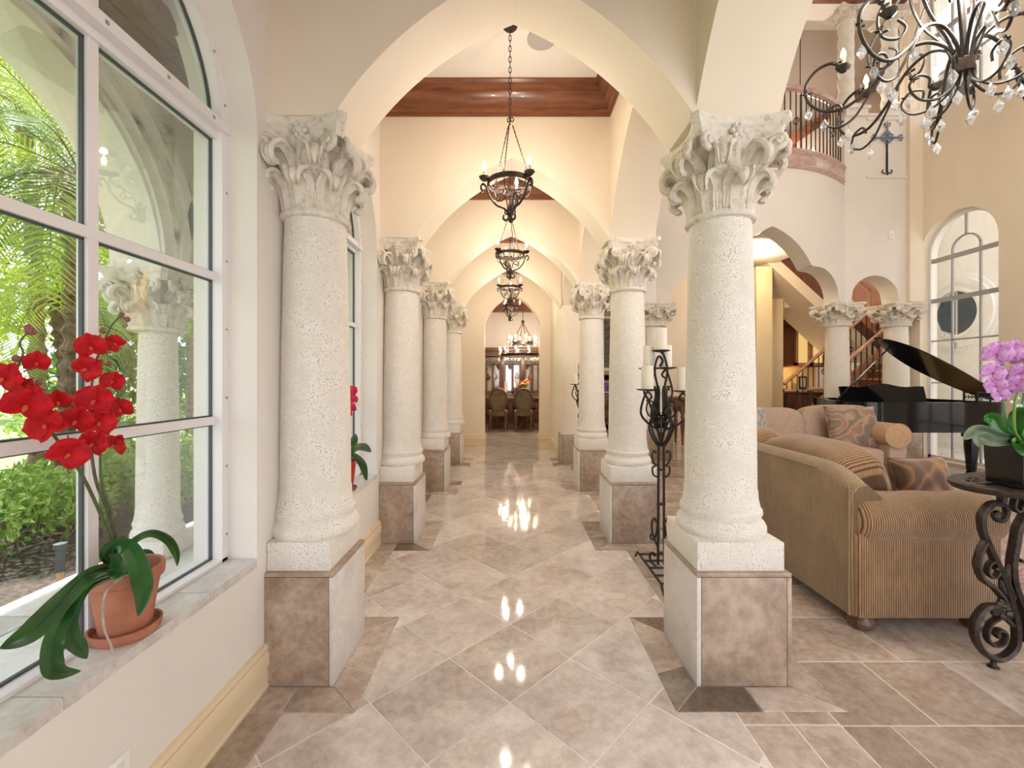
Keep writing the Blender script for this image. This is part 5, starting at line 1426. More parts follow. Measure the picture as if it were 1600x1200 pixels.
M['leaf2'] = leafmat('orchid_leaf_bright', (.012, .10, .012), (.05, .24, .03)); M['leafg'] = leafmat('grey_green_leaf', (.07, .11, .065), (.16, .22, .13), .4)
HP = pc+Vector((0, 0, h))
for q, wd, mt in (([(1560, 680, 2.05), (1530, 672, 1.98), (1505, 686, 1.92)], .055, 'leafg'), ([(1555, 690, 2.0), (1535, 684, 1.93), (1529, 698, 1.90)], .06, 'leafg'), ([(1565, 672, 2.12), (1553, 655, 2.14), (1537, 656, 2.16)], .07, 'leaf2'),
                  ([(1585, 676, 2.05), (1592, 650, 2.0), (1612, 640, 1.95)], .07, 'leaf2'), ([(1590, 690, 2.0), (1600, 700, 1.92), (1612, 716, 1.90)], .06, 'leaf2'), ([(1600, 672, 2.1), (1625, 660, 2.12), (1650, 676, 2.12)], .07, 'leaf2')):
    blade('leaf', [HP]+[PY(*a) for a in q], lw(wd, 1.1), M[mt], po)
M['stemg'] = simple('teal_green_stem', (.10, .26, .15), .4); M['stemy'] = simple('green_stem', (.16, .30, .05), .4)
for q, mt, r in (([(1574, 668, 2.06), (1568, 630, 2.05), (1567, 580, 2.05), (1566, 560, 2.04), (1575, 545, 2.03), (1600, 546, 2.03)], 'stemg', .006), ([(1585, 670, 2.02), (1586, 630, 2.0), (1595, 607, 2.0), (1612, 595, 2.0)], 'stemy', .006), ([(1590, 668, 2.1), (1600, 620, 2.1), (1602, 560, 2.1), (1598, 545, 2.08)], 'stemg', .006)):
    t = MB(); t.tube(cr([HP]+[PY(*a) for a in q], 6), r, 7); obj('stem', t, M[mt], po, world=True)
M['lilac'] = petal_mat('lilac_petal', (.40, .14, .40), (.66, .38, .66)); M['lip_p'] = simple('lip_magenta', (.42, .04, .22), .4)
LF = flower_meshes(1.0, M['lilac'], M['lip_p'], 'lilac')
random.seed(5)
for x, y, s, d in ((1557, 552, 1.7, 2.0), (1581, 548, 1.6, 2.02), (1596, 556, 1.5, 2.05), (1551, 582, 1.4, 2.0), (1555, 602, 1.25, 2.0), (1574, 590, 1.0, 2.06), (1590, 600, 1.25, 1.97), (1597, 582, 1.3, 2.0), (1563, 617, 1.0, 2.0), (1578, 610, .9, 2.03), (1618, 575, 1.5, 2.0)):
    p = PY(x, y, d); put_flower(po, LF, p, math.atan2(-p.x, p.y)*.7+random.uniform(-.4, .4), random.uniform(-.5, .5), random.uniform(-.2, .2), s*.82)
for x, y in ((1580, 628), (1588, 634), (1574, 622), (1590, 622), (1594, 634)):
    t = MB(); t.sphere(PY(x, y, 2.0), (.007, .007, .008), 8, 6); obj('bud', t, simple('white_bud', (.75, .72, .74), .5) if 'wb' not in M else M['wb'], po, world=True)
# patterned rug edge beyond the table
rg = solo('rug', MB().box(2.95, 5.1, 2.2, 4.75, .004, .016, .004), swirl('oriental_rug', [(.20, .05, .045), (.42, .34, .29), (.50, .44, .38), (.30, .12, .10)], 14), 'oriental rug in faded red and cream on the living room floor', 'rug')
# ------------------------------------------------------------------ balcony
def bowpt(x, off, z): return (x, YW+off+bow(x), z)
M['rail_pale'] = wood('mauve_oak_band', (.40, .26, .22), (.56, .40, .35), .25, sc=(2, 8, 8))
bl = thing('balcony_railing', 'curved balcony railing with oak handrail and black iron balusters over the arches', 'railing', (4.2, 7.5, 4.86))
xsb = lin(2.58, 5.84, 60)
def sweepbow(prof, off0):
    vs = []; n = len(prof)
    for x in xsb: vs += [bowpt(x, off0+p, z) for p, z in prof]
    return MB().add(vs, [(i*n+k, i*n+(k+1) % n, (i+1)*n+(k+1) % n, (i+1)*n+k) for i in range(len(xsb)-1) for k in range(n)]+[tuple(range(n)), tuple(range((len(xsb)-1)*n, len(xsb)*n))])
obj('base_band', sweepbow([(0, 4.80), (-.02, 4.80), (-.03, 4.83), (-.045, 4.85), (-.03, 4.87), (-.03, 5.02), (-.05, 5.04), (-.065, 5.08), (-.05, 5.11), (.14, 5.11), (.14, 4.80)], 0), M['rail_pale'], bl, world=True)
obj('handrail', sweepbow([(0, 6.06), (-.03, 6.07), (-.045, 6.10), (-.03, 6.14), (0, 6.155), (.05, 6.155), (.08, 6.14), (.09, 6.10), (.075, 6.07), (.05, 6.06)], 0), M['rail_pale'], bl, world=True)
def bal_plain(h): return MB().tube([(0, 0, 0), (0, 0, h)], .010, 6)
def bal_twist(h):
    t = MB(); twisted(t, (0, 0, 0), (0, 0, h), .011, 44); return t
def bal_basket(h):
    t = MB(); t.tube([(0, 0, 0), (0, 0, h)], .009, 6)
    for a in range(4):
        c, s = math.cos(a*PI/2+.4), math.sin(a*PI/2+.4); P = [(0, 0, .44*h), (.03*c, .03*s, .47*h), (.052*c, .052*s, .51*h), (.03*c, .03*s, .55*h), (0, 0, .58*h)]
        t.tube(cr(P, 4), .006, 5)
    return t
HB = .96
BM = [mesh_of('baluster', f(HB), M['iron_b'], 40) for f in (bal_plain, bal_twist, bal_basket)]
k = 0; x = 5.76
while x > 2.7:
    kind = [0, 1, 0, 2, 0, 1, 0, 0, 2][k % 9]
    p = bowpt(x, .03, 5.10); part('baluster', BM[kind], bl, Vector(p)-Vector(bl.location))
    sl = -.64*(-2*((x-4.2)/1.65)/1.65); x -= .105/math.sqrt(1+sl*sl); k += 1
# twisted columns of the landing
def spiralcol(label, x, y, z0, z1):
    c = thing('column', label, 'column', (x, y, z0), 0, 'rope twist columns of the upper landing'); c['kind'] = 'thing'
    h = z1-z0-.36; n = 48; t = MB()
    pr = [(.115, h*i/90) for i in range(91)]
    t.lathe(pr, 32, (0, 0, .12), twist=lambda r, z, a: r*.9+.022*abs(math.cos(1.5*a+z*13))); obj('twisted_shaft', t, M['coral'], c, 60)
    obj('base_block', MB().box(-.17, .17, -.17, .17, 0, .08, .005).lathe([(.16, .08), (.165, .10), (.13, .13)], 24), M['coral'], c)
    cap = obj('capital', MB().lathe([(.12, 0), (.13, .02), (.12, .04), (.13, .18), (.17, .24)], 24), M['carved'], c); cap.location = (0, 0, h+.11)
    a = part('abacus', ABA, cap, (0, 0, -.175)); 
    for i in range(8): part('acanthus_leaf', LEAF_LO, cap, (.115*math.cos(i*PI/4), .115*math.sin(i*PI/4), .02), (0, 0, i*PI/4))
    return c
s1 = spiralcol('white rope-twist stone column standing on the landing parapet post beside the balcony', 6.02, 7.78, 6.17, 8.0)
s2 = copy_tree(s1, (6.80, 7.78, 6.035), label='white rope-twist stone column at the wall end of the landing parapet, above the cross')
# wall cross
M['pewter'] = simple('pewter_blue', (.22, .27, .33), .4, .6, var=.3, scale=30)
cx = thing('wall_cross', 'ornate iron and pewter cross hung in the wall panel below the landing', 'wall decoration', (6.59, 7.598, 4.98))
Zt = .98; t = MB()
t.box(-.012, .012, -.02, -.004, .05, .70); t.tube(cr([(0, -.015, .05), (-.05, -.015, .02), (-.085, -.015, .05), (-.07, -.015, .09)], 5), .009, 6); t.tube(cr([(0, -.015, .05), (.05, -.015, .02), (.085, -.015, .05), (.07, -.015, .09)], 5), .009, 6); t.sphere((0, -.015, .0), (.014, .012, .03), 8, 6)
obj('lower_shaft', t, M['iron'], cx)
for a in (0, PI/2, PI):
    t = MB(); c, s = math.cos(a), math.sin(a)
    R2 = lambda x, y: (x*c-y*s, -.018, .66+x*s+y*c)
    t.tube([R2(.05, 0), R2(.20, 0)], [.028, .010], 8); t.sphere(R2(.235, 0), (.014, .012, .014), 8, 6); t.tube([R2(.2, 0), R2(.27, 0)], .008, 6); t.sphere(R2(.28, 0), (.012, .01, .012), 8, 6)
    for q in (-1, 1): t.tube(cr([R2(.18, 0), R2(.205, q*.04), R2(.25, q*.055), R2(.255, q*.03), R2(.235, q*.028)], 5), .008, 6)
    obj('scroll_arm', t, M['pewter'], cx)
t = MB(); t.lathe([(0, 0), (.02, .004), (.028, 0)], 16); tt = MB()
for k in range(8):
    a = k*PI/4; tt.tube(cr([(.03*math.cos(a), -.02, .66+.03*math.sin(a)), (.08*math.cos(a+.2), -.026, .66+.08*math.sin(a+.2)), (.105*math.cos(a+.5), -.02, .66+.105*math.sin(a+.5)), (.085*math.cos(a+.75), -.02, .66+.085*math.sin(a+.75))], 5), .011, 6)
tt.tube([(.04*math.cos(k*PI/12), -.02, .66+.04*math.sin(k*PI/12)) for k in range(24)], .012, 8, closed=True); tt.sphere((0, -.025, .66), (.02, .012, .02), 10, 6)
obj('flower_centre', tt, M['pewter'], cx); cx.scale = (1.0, 1.0, .98)
sn = thing('wall_sensor', 'small white rectangular sensor high on the wall beside the tall window', 'sensor', (6.66, 7.6, 3.86))
obj('housing', MB().box(-.04, .04, -.03, 0, 0, .14, .006), M['plate'], sn); obj('lens', MB().box(-.025, .025, -.034, -.03, .03, .08, .002), M['plate2'], sn)
# lit chandelier of the upper landing, and the stair string above it
uc = thing('chandelier', 'small lit crystal chandelier glowing behind the balcony balusters', 'chandelier', (5.95, 9.0, 5.0)); uc.location = (5.95, 8.9, 5.85)
t = MB(); t.tube([(0, 0, 0), (0, 0, 3.2)], .008, 6)
for k in range(6): scroll2([(.02, .10), (.12, -.06), (.22, -.05), (.24, .06)], t, k*PI/3, .008); 
obj('scroll_frame', t, M['iron_b'], uc)
for k in range(6):
    a = k*PI/3; part('bulb', BULBL, uc, (.24*math.cos(a), .24*math.sin(a), .07), sc=(1.6, 1.6, 1.6)); part('crystal_drop', CRY, uc, (.2*math.cos(a), .2*math.sin(a), -.08))
lamp(uc, (0, 0, .25), 60, (1, .9, .8), r=.2)
t = MB(); t.box(4.9, 6.4, 9.70, 9.75, 6.55, 6.85); 
ub = struct('trim_beam', t, M['crown'])
t = MB(); t.prism([(5.9, 6.35), (8.6, 8.1), (8.6, 8.35), (5.9, 6.6)], 9.45, 9.55, lambda p, q, s: (p, s, q)); struct('trim_beam', t, M['crown'])

# ------------------------------------------------------------------ staircase seen through the arches
st = thing('staircase', 'wooden staircase with iron balusters rising behind the arches', 'staircase', (6.9, 8.9, 0))
run, rise = .215, .178
for k in range(11):
    x0 = 6.15+run*k; z = rise*(k+1)
    yn = max(8.34, x0+run+.72)
    obj('tread', MB().box(x0-.02, x0+run, yn, 9.56, z-.035, z, .006), M['wood_mid'], st, world=True)
    obj('riser', MB().box(x0, x0+.02, yn+.02, 9.54, z-rise, z-.035), M['wood_red'], st, world=True)
for y in (8.27, 9.57):
    xe = 7.6 if y < 9 else 8.55; ze = .30+(xe-6.02)*.83
    t = MB(); t.prism([(6.02, 0), (6.02, .30), (xe, ze), (xe, ze-.7), (6.5, 0)], y, y+.05, lambda p, q, s: (p, s, q)); obj('stringer', t, M['wood_mid'], st, world=True)
obj('landing_floor', MB().box(8.52, 8.9, 9.56, 10.9, 1.92, 2.13, .01), M['wood_red'], st, world=True)
obj('panelling', MB().box(8.80, 8.86, 9.62, 11.2, 2.13, 4.0), M['wood_red'], st, world=True)
t = MB(); t.prism([(8.6, 2.13), (5.3, 5.3), (5.3, 4.72), (8.3, 1.92), (8.6, 1.92)], 10.3, 10.36, lambda p, q, s: (p, s, q)); obj('upper_panelling', t, M['wood_red'], st, world=True)
t = MB(); t.prism([(8.45, 1.80), (5.2, 4.75), (5.2, 4.45), (8.1, 1.80)], 9.62, 10.9, lambda p, q, s: (p, s, q)); obj('upper_flight_soffit', t, M['plaster'], st, world=True)
t = MB(); t.prism([(8.45, 2.1), (5.2, 5.2), (5.2, 4.75), (8.45, 1.80)], 9.66, 10.85, lambda p, q, s: (p, s, q)); obj('upper_flight', t, M['wood_red'], st, world=True)
HS = rise/run
def rail(y, P, nm='handrail'):
    t = MB(); t.tube(P, .036, 8, flat=1.15); return obj(nm, t, M['wood_mid'], st, 50, world=True)
rail(8.3, [(5.72, 8.3, 1.22), (6.02, 8.3, 1.22), (6.02, 8.3, 1.40), (7.34, 8.3, 2.50), (7.6, 8.3, 2.71)])
rail(9.6, [(6.06, 9.6, 1.30), (7.12, 9.6, 2.20), (7.93, 9.6, 2.88), (7.96, 9.6, 3.35), (7.4, 9.6, 3.9)])
rail(9.2, [(5.80, 9.2, 1.16), (6.02, 9.2, 1.16), (6.04, 9.2, 1.32)])
BP_ = [mesh_of('baluster', f(1.0), M['iron'], 40) for f in (bal_plain, bal_twist, bal_basket)]
for k in range(19):
    x = 6.12+.118*k; z0 = .05+(x-6.0)*.83; kd = [0, 0, 2, 0, 1][k % 5]
    if x < 7.6: part('baluster', BP_[kd], st, (x-6.9, 8.3-8.9, z0+.22), sc=(1, 1, 1.1))
    p = part('baluster', BP_[kd], st, (x-6.9, 9.6-8.9, z0+.22), sc=(1, 1, 1.02))
for x, y in ((5.74, 8.3), (6.02, 8.3), (5.82, 9.2)): obj('newel', MB().box(x-.02, x+.02, y-.02, y+.02, 0, 1.2, .003), M['iron'], st, world=True)
# bar cabinet
M['glow_glass'] = emis('lit_cabinet_glass', (1.0, .62, .22), .7)
bar_ = thing('bar_cabinet', 'cherry wood bar cabinet with lit glass doors under the stair', 'cabinet', (7.3, 10.9, 0))
obj('lower_cabinet', MB().box(6.55, 8.1, 10.9, 11.5, 0, 1.08, .01), M['wood_red'], bar_, world=True)
obj('counter', MB().box(6.5, 8.15, 10.82, 11.55, 1.08, 1.15, .008), simple('beige_granite', (.55, .40, .24), .2, var=.3, scale=60), bar_, world=True)
obj('backsplash', MB().box(6.55, 8.1, 11.5, 11.54, 1.15, 1.75), simple('ochre_backsplash', (.66, .48, .22), .5), bar_, world=True)
obj('upper_cabinet', MB().box(6.55, 8.1, 11.15, 11.5, 1.72, 2.86, .008), M['wood_red'], bar_, world=True)
obj('crown', MB().box(6.45, 8.2, 11.02, 11.5, 2.86, 2.96, .02).box(6.5, 8.15, 11.08, 11.5, 2.80, 2.88, .01), M['crown'], bar_, world=True)
for i in range(4):
    x0 = 6.58+.375*i; d = obj('door', MB().box(x0, x0+.06, 11.12, 11.15, 1.76, 2.76).box(x0+.30, x0+.36, 11.12, 11.15, 1.76, 2.76).box(x0, x0+.36, 11.12, 11.15, 1.76, 1.83).box(x0, x0+.36, 11.12, 11.15, 2.69, 2.76), M['wood_mid'] if i > 1 else M['wood_red'], bar_, world=True)
    obj('door_panel', MB().box(x0+.06, x0+.30, 11.135, 11.145, 1.83, 2.69), M['glow_glass'] if i > 1 else M['wood_red'], d, world=True)
for i in range(4): obj('lower_door', MB().box(6.6+.375*i, 6.93+.375*i, 10.87, 10.9, .1, 1.0, .006), M['wood_red'], bar_, world=True)
lamp(bar_, (0, .2, 1.6), 6, (1, .7, .35)); 
fr = thing('photo_frame', 'black framed picture on an easel on the bar counter', 'picture frame', (7.42, 11.0, 1.15))
obj('frame', MB().box(-.13, .13, -.01, .01, .02, .06).box(-.13, .13, -.01, .01, .29, .33).box(-.13, -.09, -.01, .01, .02, .33).box(.09, .13, -.01, .01, .02, .33), M['iron'], fr); obj('print', MB().box(-.09, .09, -.004, .004, .06, .29), M['plate2'], fr)
obj('easel', MB().tube([(-.08, .02, 0), (0, .03, .45), (.08, .02, 0)], .006, 6).box(-.1, .1, -.02, .02, 0, .02), M['iron'], fr)
fr.rotation_euler = (0, 0, .3)
ob = thing('vase', 'dark round vase at the end of the bar counter', 'vase', (6.78, 11.0, 1.15)); obj('body', MB().lathe([(0, 0), (.05, 0), (.11, .08), (.12, .15), (.06, .24), (.045, .27), (.06, .30), (.05, .30), (.035, .27), (0, .2)], 20, cap=False), M['foot'], ob)
obj('lid', MB().lathe([(.05, .30), (.03, .33), (.01, .34), (0, .36)], 16, cap=False), M['foot'], ob)
for i, x in enumerate((6.9, 7.35)):
    downlight(x, 10.75, 3.1 if i else 3.25, ['round downlight glowing over the bar, closer to the ochre pier', 'round downlight glowing over the bar, closer to the end wall column'][i], .07, 25)
struct('ceiling', MB().box(6.5, 8.15, 10.3, 11.9, 3.11, 3.3), M['plaster'])
struct('ceiling', MB().box(1.25, 5.9, 7.96, 9.9, 3.985, 4.015), M['ceiling'])
lh = thing('downlight', 'round recessed downlight warming the ochre piers', 'ceiling light', (5.2, 8.9, 3.985), 0, 'recessed downlights'); lh['label'] = 'round recessed downlight warming the ochre wall piers below the landing'
obj('trim_ring', MB().lathe([(.09, 0), (.09, -.006), (.07, -.012), (.065, 0)], 24, cap=False), M['frame_w'], lh); obj('diffuser', MB().lathe([(.07, -.004), (0, -.004)], 24, cap=False), M['disc'], lh); lamp(lh, (0, 0, -.12), 30, (1, .74, .42), .08)

# ------------------------------------------------------------------ hall furniture seen between the columns
M['turned'] = wood('turned_walnut', (.10, .04, .02), (.22, .10, .05), .3)
ct = thing('console_table', 'walnut console table with turned legs against the hall wall behind the candle stand', 'table', (3.2, 9.5, 0))
obj('table_top', MB().box(-.62, .62, -.30, .30, .98, 1.03, .012), M['turned'], ct); obj('apron', MB().box(-.56, .56, -.25, .25, .82, .98, .006), M['turned'], ct)
lgp = [(0, 0), (.018, 0), (.028, .03), (.016, .06), (.034, .10), (.022, .13), (.028, .18), (.045, .40), (.046, .50), (.03, .56), (.05, .59), (.03, .62), (.045, .66), (.045, .70), (.0, .70)]
for x in (-.50, .50):
    for y in (-.19, .19): obj('leg', MB().lathe(lgp, 20, (x, y, 0), cap=False).box(x-.055, x+.055, y-.055, y+.055, .70, .85, .004), M['turned'], ct)
sb = thing('sideboard', 'dark chest of drawers under the gold framed painting at the end of the hall', 'sideboard', (2.3, 9.62, 0)); sb.location = (2.3, 9.6, 0)
obj('body', MB().box(-.5, .5, -.22, .24, .42, 1.02, .012), M['turned'], sb); obj('top', MB().box(-.54, .54, -.26, .26, 1.02, 1.07, .01), M['turned'], sb)
for j in range(2):
    for i in range(2):
        d = obj('drawer', MB().box(-.47+.48*i, -.02+.48*i, -.24, -.22, .47+.28*j, .71+.28*j, .008), M['wood_red'], sb); obj('knob', MB().sphere((-.245+.48*i, -.25, .59+.28*j), .016, 10, 8), M['brass'], d)
for x in (-.44, .44):
    for y in (-.17, .18): obj('leg', MB().lathe([(0, 0), (.02, 0), (.03, .2), (.04, .42), (0, .42)], 12, (x, y, 0), cap=False), M['turned'], sb)
def framed(label, x, z0, z1, w_, y, fm, pm, fw=.10, rest=False):
    p = thing('framed_painting' if not rest else 'framed_photo', label, 'picture', (x, y, z0)); h = z1-z0; t = MB()
    for a, b, c, d in ((-w_/2, w_/2, 0, fw), (-w_/2, w_/2, h-fw, h), (-w_/2, -w_/2+fw, 0, h), (w_/2-fw, w_/2, 0, h)): t.box(a, b, -.05, 0, c, d, .008)
    obj('frame', t, fm, p); obj('mat_board', MB().box(-w_/2+fw, w_/2-fw, -.02, -.01, fw, h-fw), M['plate'], p)
    obj('canvas', MB().box(-w_/2+fw*1.7, w_/2-fw*1.7, -.024, -.02, fw*1.7, h-fw*1.7), pm, p); return p
framed('large painting in a wide tan frame hung above the dark chest of drawers', 2.52, 1.50, 2.95, 1.1, 9.895, simple('tan_gilt', (.48, .33, .20), .4), swirl('dark_landscape', [(.05, .05, .05), (.20, .16, .12), (.32, .25, .18), (.12, .12, .13)], 6))
fp = framed('small purple flower print in a dark frame standing on the chest of drawers', 2.2, 1.07, 1.40, .48, 9.72, M['turned'], swirl('purple_flower_print', [(.10, .02, .18), (.30, .08, .45), (.75, .65, .80), (.16, .05, .25)], 22), .035, True)

# ------------------------------------------------------------------ dining room
M['tapestry'] = simple('olive_tapestry', (.17, .145, .09), .9, var=.5, scale=25, bmp=.2)
M['carved_w'] = wood('carved_walnut', (.085, .035, .018), (.19, .09, .05), .35)
def dchair(label, loc, rz):
    c = thing('dining_chair', label, 'chair', loc, rz, 'oval-backed dining chairs')
    t = MB(); P = [(.235*math.cos(a*PI/20), -.03-.05*(.5+.5*math.sin(a*PI/20)), .86+.29*math.sin(a*PI/20)) for a in range(40)]
    t.tube(P, .030, 8, closed=True); obj('back_frame', t, M['carved_w'], c)
    t = MB(); vs = [(0, -.075, .86)]+[(.215*math.cos(a*PI/16), -.035-.045*(.5+.5*math.sin(a*PI/16)), .86+.27*math.sin(a*PI/16)) for a in range(32)]+[(0, -.02, .86)]
    t.add(vs, [(0, 1+a, 1+(a+1) % 32) for a in range(32)]+[(33, 1+(a+1) % 32, 1+a) for a in range(32)]); obj('backrest', t, M['tapestry'], c)
    obj('seat', puff((0, .23, .52), (.26, .25, .06), .5, .3), M['tapestry'], c, 60); obj('seat_rail', MB().box(-.25, .25, -.02, .46, .42, .50, .015), M['carved_w'], c)
    for s in (-1, 1):
        obj('leg', MB().tube(cr([(s*.14, -.04, .60), (s*.19, -.01, .50), (s*.20, 0, .38), (s*.19, -.01, .18), (s*.22, -.07, 0)], 5), [.026]*8+[.022]*8+[.018]*5, 8), M['carved_w'], c)
        obj('leg', MB().tube(cr([(s*.22, .44, .45), (s*.235, .47, .30), (s*.215, .44, .12), (s*.225, .47, 0)], 5), [.03]*6+[.022]*5+[.016]*5, 8), M['carved_w'], c)
    return c
dc = dchair('oval-backed tapestry dining chair at the table end, closer to the window side', (-.32, 11.62, 0), 0)
copy_tree(dc, (.36, 11.62, 0), label='oval-backed tapestry dining chair in front of the flower bouquet')
copy_tree(dc, (-.34, 13.42, 0), PI, label='dining chair across the table facing the doorway, on the window side')
copy_tree(dc, (.34, 13.42, 0), PI, label='dining chair across the table facing the doorway, behind the bouquet')
copy_tree(dc, (-1.0, 12.5, 0), -PI/2+.1, label='dining chair at the window end of the table, half hidden by the doorway')
copy_tree(dc, (1.12, 12.5, 0), PI/2, label='dining chair at the inner end of the table, half hidden by the doorway')
dt = thing('dining_table', 'dark walnut dining table with carved pedestals in the far dining room', 'table', (.05, 12.55, 0))
obj('table_top', MB().box(-1.1, 1.1, -.62, .62, .84, .90, .02), M['carved_w'], dt); obj('apron', MB().box(-.95, .95, -.48, .48, .76, .84, .01), M['carved_w'], dt)
for s in (-1, 1):
    pd = obj('pedestal', MB().lathe([(0, .05), (.10, .05), (.09, .15), (.14, .28), (.16, .42), (.10, .56), (.08, .64), (.14, .72), (.14, .76)], 20, (s*.42, 0, 0), cap=False), M['carved_w'], dt)
    for q in range(4):
        a = q*PI/2+PI/4; t = MB(); t.tube(cr([(s*.42+.08*math.cos(a), .08*math.sin(a), .22), (s*.42+.2*math.cos(a), .2*math.sin(a), .16), (s*.42+.30*math.cos(a), .30*math.sin(a), .03)], 5), .032, 8); obj('claw_foot', t, M['carved_w'], pd)
vb = thing('flower_bouquet', 'bouquet of orange, yellow and pink flowers in a vase on the dining table', 'flowers', (.34, 12.5, .90))
obj('vase', MB().lathe([(0, 0), (.06, 0), (.05, .03), (.09, .12), (.07, .22), (.085, .25), (.07, .25), (0, .2)], 20, cap=False), glassy('vase_glass', (.8, .9, .85), .15), vb)
random.seed(9)
for k in range(16):
    x, y, z = random.uniform(-.2, .22), random.uniform(-.12, .12), random.uniform(.28, .52)
    cc = [(.9, .45, .04), (.85, .65, .05), (.75, .10, .08), (.85, .35, .45)][k % 4]
    t = MB()
    for a in range(6): t.sphere((x+.028*math.cos(a*PI/3), y+.028*math.sin(a*PI/3), z), (.028, .028, .02), 7, 5)
    t.sphere((x, y, z+.01), .022, 7, 5)
    nm = 'blossom_%d' % (k % 4); M.setdefault(nm, simple('blossom', cc, .6)); obj('blossom', t, M[nm], vb); obj('flower_stem', MB().tube([(x*.2, y*.2, .1), (x, y, z)], .004, 4), M['stem_d'], vb)
t = MB()
for k in range(26):
    a = k*2.4; r = .10+.09*random.random(); z = random.uniform(.22, .34); c, s = math.cos(a), math.sin(a)
    t.add([(0, 0, z-.05), (r*c*.6-.03*s, r*s*.6+.03*c, z+.02), (r*c, r*s, z), (r*c*.6+.03*s, r*s*.6-.03*c, z+.02)], [(0, 1, 2, 3)])
o = obj('bouquet_leaves', t, M['leaf2'], vb); o['kind'] = 'stuff'
for x, l in ((-.13, 'white pillar candle in a glass holder on the dining table, beside the window side chair'), (.93, 'white pillar candle in a glass holder at the inner end of the dining table')):
    c = thing('pillar_candle', l, 'candle', (x, 12.4, .90)); obj('holder', MB().lathe([(0, 0), (.06, 0), (.03, .03), (.03, .12), (.07, .14), (0, .14)], 18, cap=False), M['pewter'], c); obj('candle', MB().lathe([(.045, .14), (.045, .46), (0, .46)], 18), M['candle'], c)
# china cabinet
M['mirror'] = simple('mirror_back', (.75, .74, .72), .12, .9)
hu = thing('china_cabinet', 'tall walnut china cabinet with leaded glass doors along the dining room wall', 'cabinet', (.05, 14.1, 0))
W2 = 1.55
obj('lower_body', MB().box(-W2, W2, -.30, .27, 0, .95, .01), M['carved_w'], hu); obj('back_panel', MB().box(-W2, W2, .22, .27, .95, 2.35), M['mirror'], hu)
obj('cornice', MB().box(-W2-.06, W2+.06, -.30, .28, 2.30, 2.42, .02).box(-W2-.02, W2+.02, -.24, .28, 2.2, 2.32, .01), M['carved_w'], hu)
for x in (-1.55, -.95, -.33, .33, .95, 1.49):
    obj('post', MB().box(x-.03, x+.09 if x < 1.4 else x+.06, -.22, .22 if abs(x) > 1.4 else -.16, .95, 2.25, .004), M['carved_w'], hu)
for z in (1.35, 1.72): obj('glass_shelf', MB().box(-W2+.03, W2-.03, -.14, .2, z, z+.012), M['glass'], hu)
for i in range(5):
    x0 = [-1.45, -.85, -.23, .43, 1.05][i]; w3 = .48 if i != 2 else .52
    for h_ in range(2):
        xa = x0+h_*w3/2; d = obj('door', MB().box(xa, xa+.035, -.22, -.19, .97, 1.92).box(xa+w3/2-.035, xa+w3/2, -.22, -.19, .97, 1.92).box(xa, xa+w3/2, -.22, -.19, .97, 1.02).box(xa, xa+w3/2, -.22, -.19, 1.88, 1.94), M['carved_w'], hu)
        obj('door_glass', MB().box(xa+.035, xa+w3/2-.035, -.207, -.203, 1.02, 1.88), M['glass'], d)
    t = MB()
    for q in range(5): t.tube([(x0+.03+w3/5*q+.08*math.cos(a*PI/6), -.20, 2.06+.07*math.sin(a*PI/6)) for a in range(13)], .008, 4)
    obj('fretwork', t, M['iron'], hu); obj('rail', MB().box(x0, x0+w3, -.23, -.18, 1.94, 1.98).box(x0, x0+w3, -.23, -.18, 2.16, 2.2), M['carved_w'], hu)
for i in range(5): obj('lower_door', MB().box(-1.48+.6*i, -.95+.6*i, -.33, -.30, .10, .86, .01), M['wood_red'], hu)
random.seed(21)
chm = [simple('china_blue', (.10, .16, .26), .3), simple('china_white', (.75, .72, .68), .3), simple('china_bronze', (.20, .12, .06), .35), simple('china_rose', (.5, .2, .2), .3)]
lbl = ['blue', 'white', 'bronze', 'rose']
for i, (x, z, k) in enumerate(((-.78, 1.362, 2), (-.55, 1.362, 1), (-.42, 1.732, 3), (-.75, 1.732, 1), (-.05, 1.732, 0), (.18, 1.362, 1), (.5, 1.732, 2), (.62, 1.362, 3), (-.6, .95, 0), (.05, .95, 2))):
    sh = ['on the middle shelf', 'on the top shelf', 'on the cabinet counter'][0 if z == 1.362 else 1 if z > 1.5 else 2]
    v = thing('china_vase', '%s china vase %s, %s' % (lbl[k], sh, ['behind the first glass doors from the window', 'beside the door post', 'beside a bronze one', 'above a bronze one', 'above the bouquet', 'behind the bouquet', 'over the inner end of the table', 'below a bronze one', 'behind the window side chair', 'between the two chairs'][i]), 'vase', (.05+x, 14.12, z))
    s = random.uniform(.8, 1.1); obj('body', MB().lathe([(0, 0), (.05*s, 0), (.035*s, .02), (.085*s, .10*s), (.06*s, .19*s), (.03*s, .22*s), (.045*s, .26*s), (.035*s, .26*s), (0, .22*s)], 16, cap=False), chm[k], v)
    obj('handle', MB().tube([(.05*s+.04*math.cos(a*PI/8-PI/2), 0, .12*s+.05*math.sin(a*PI/8-PI/2)) for a in range(9)], .007, 5), chm[k], v)
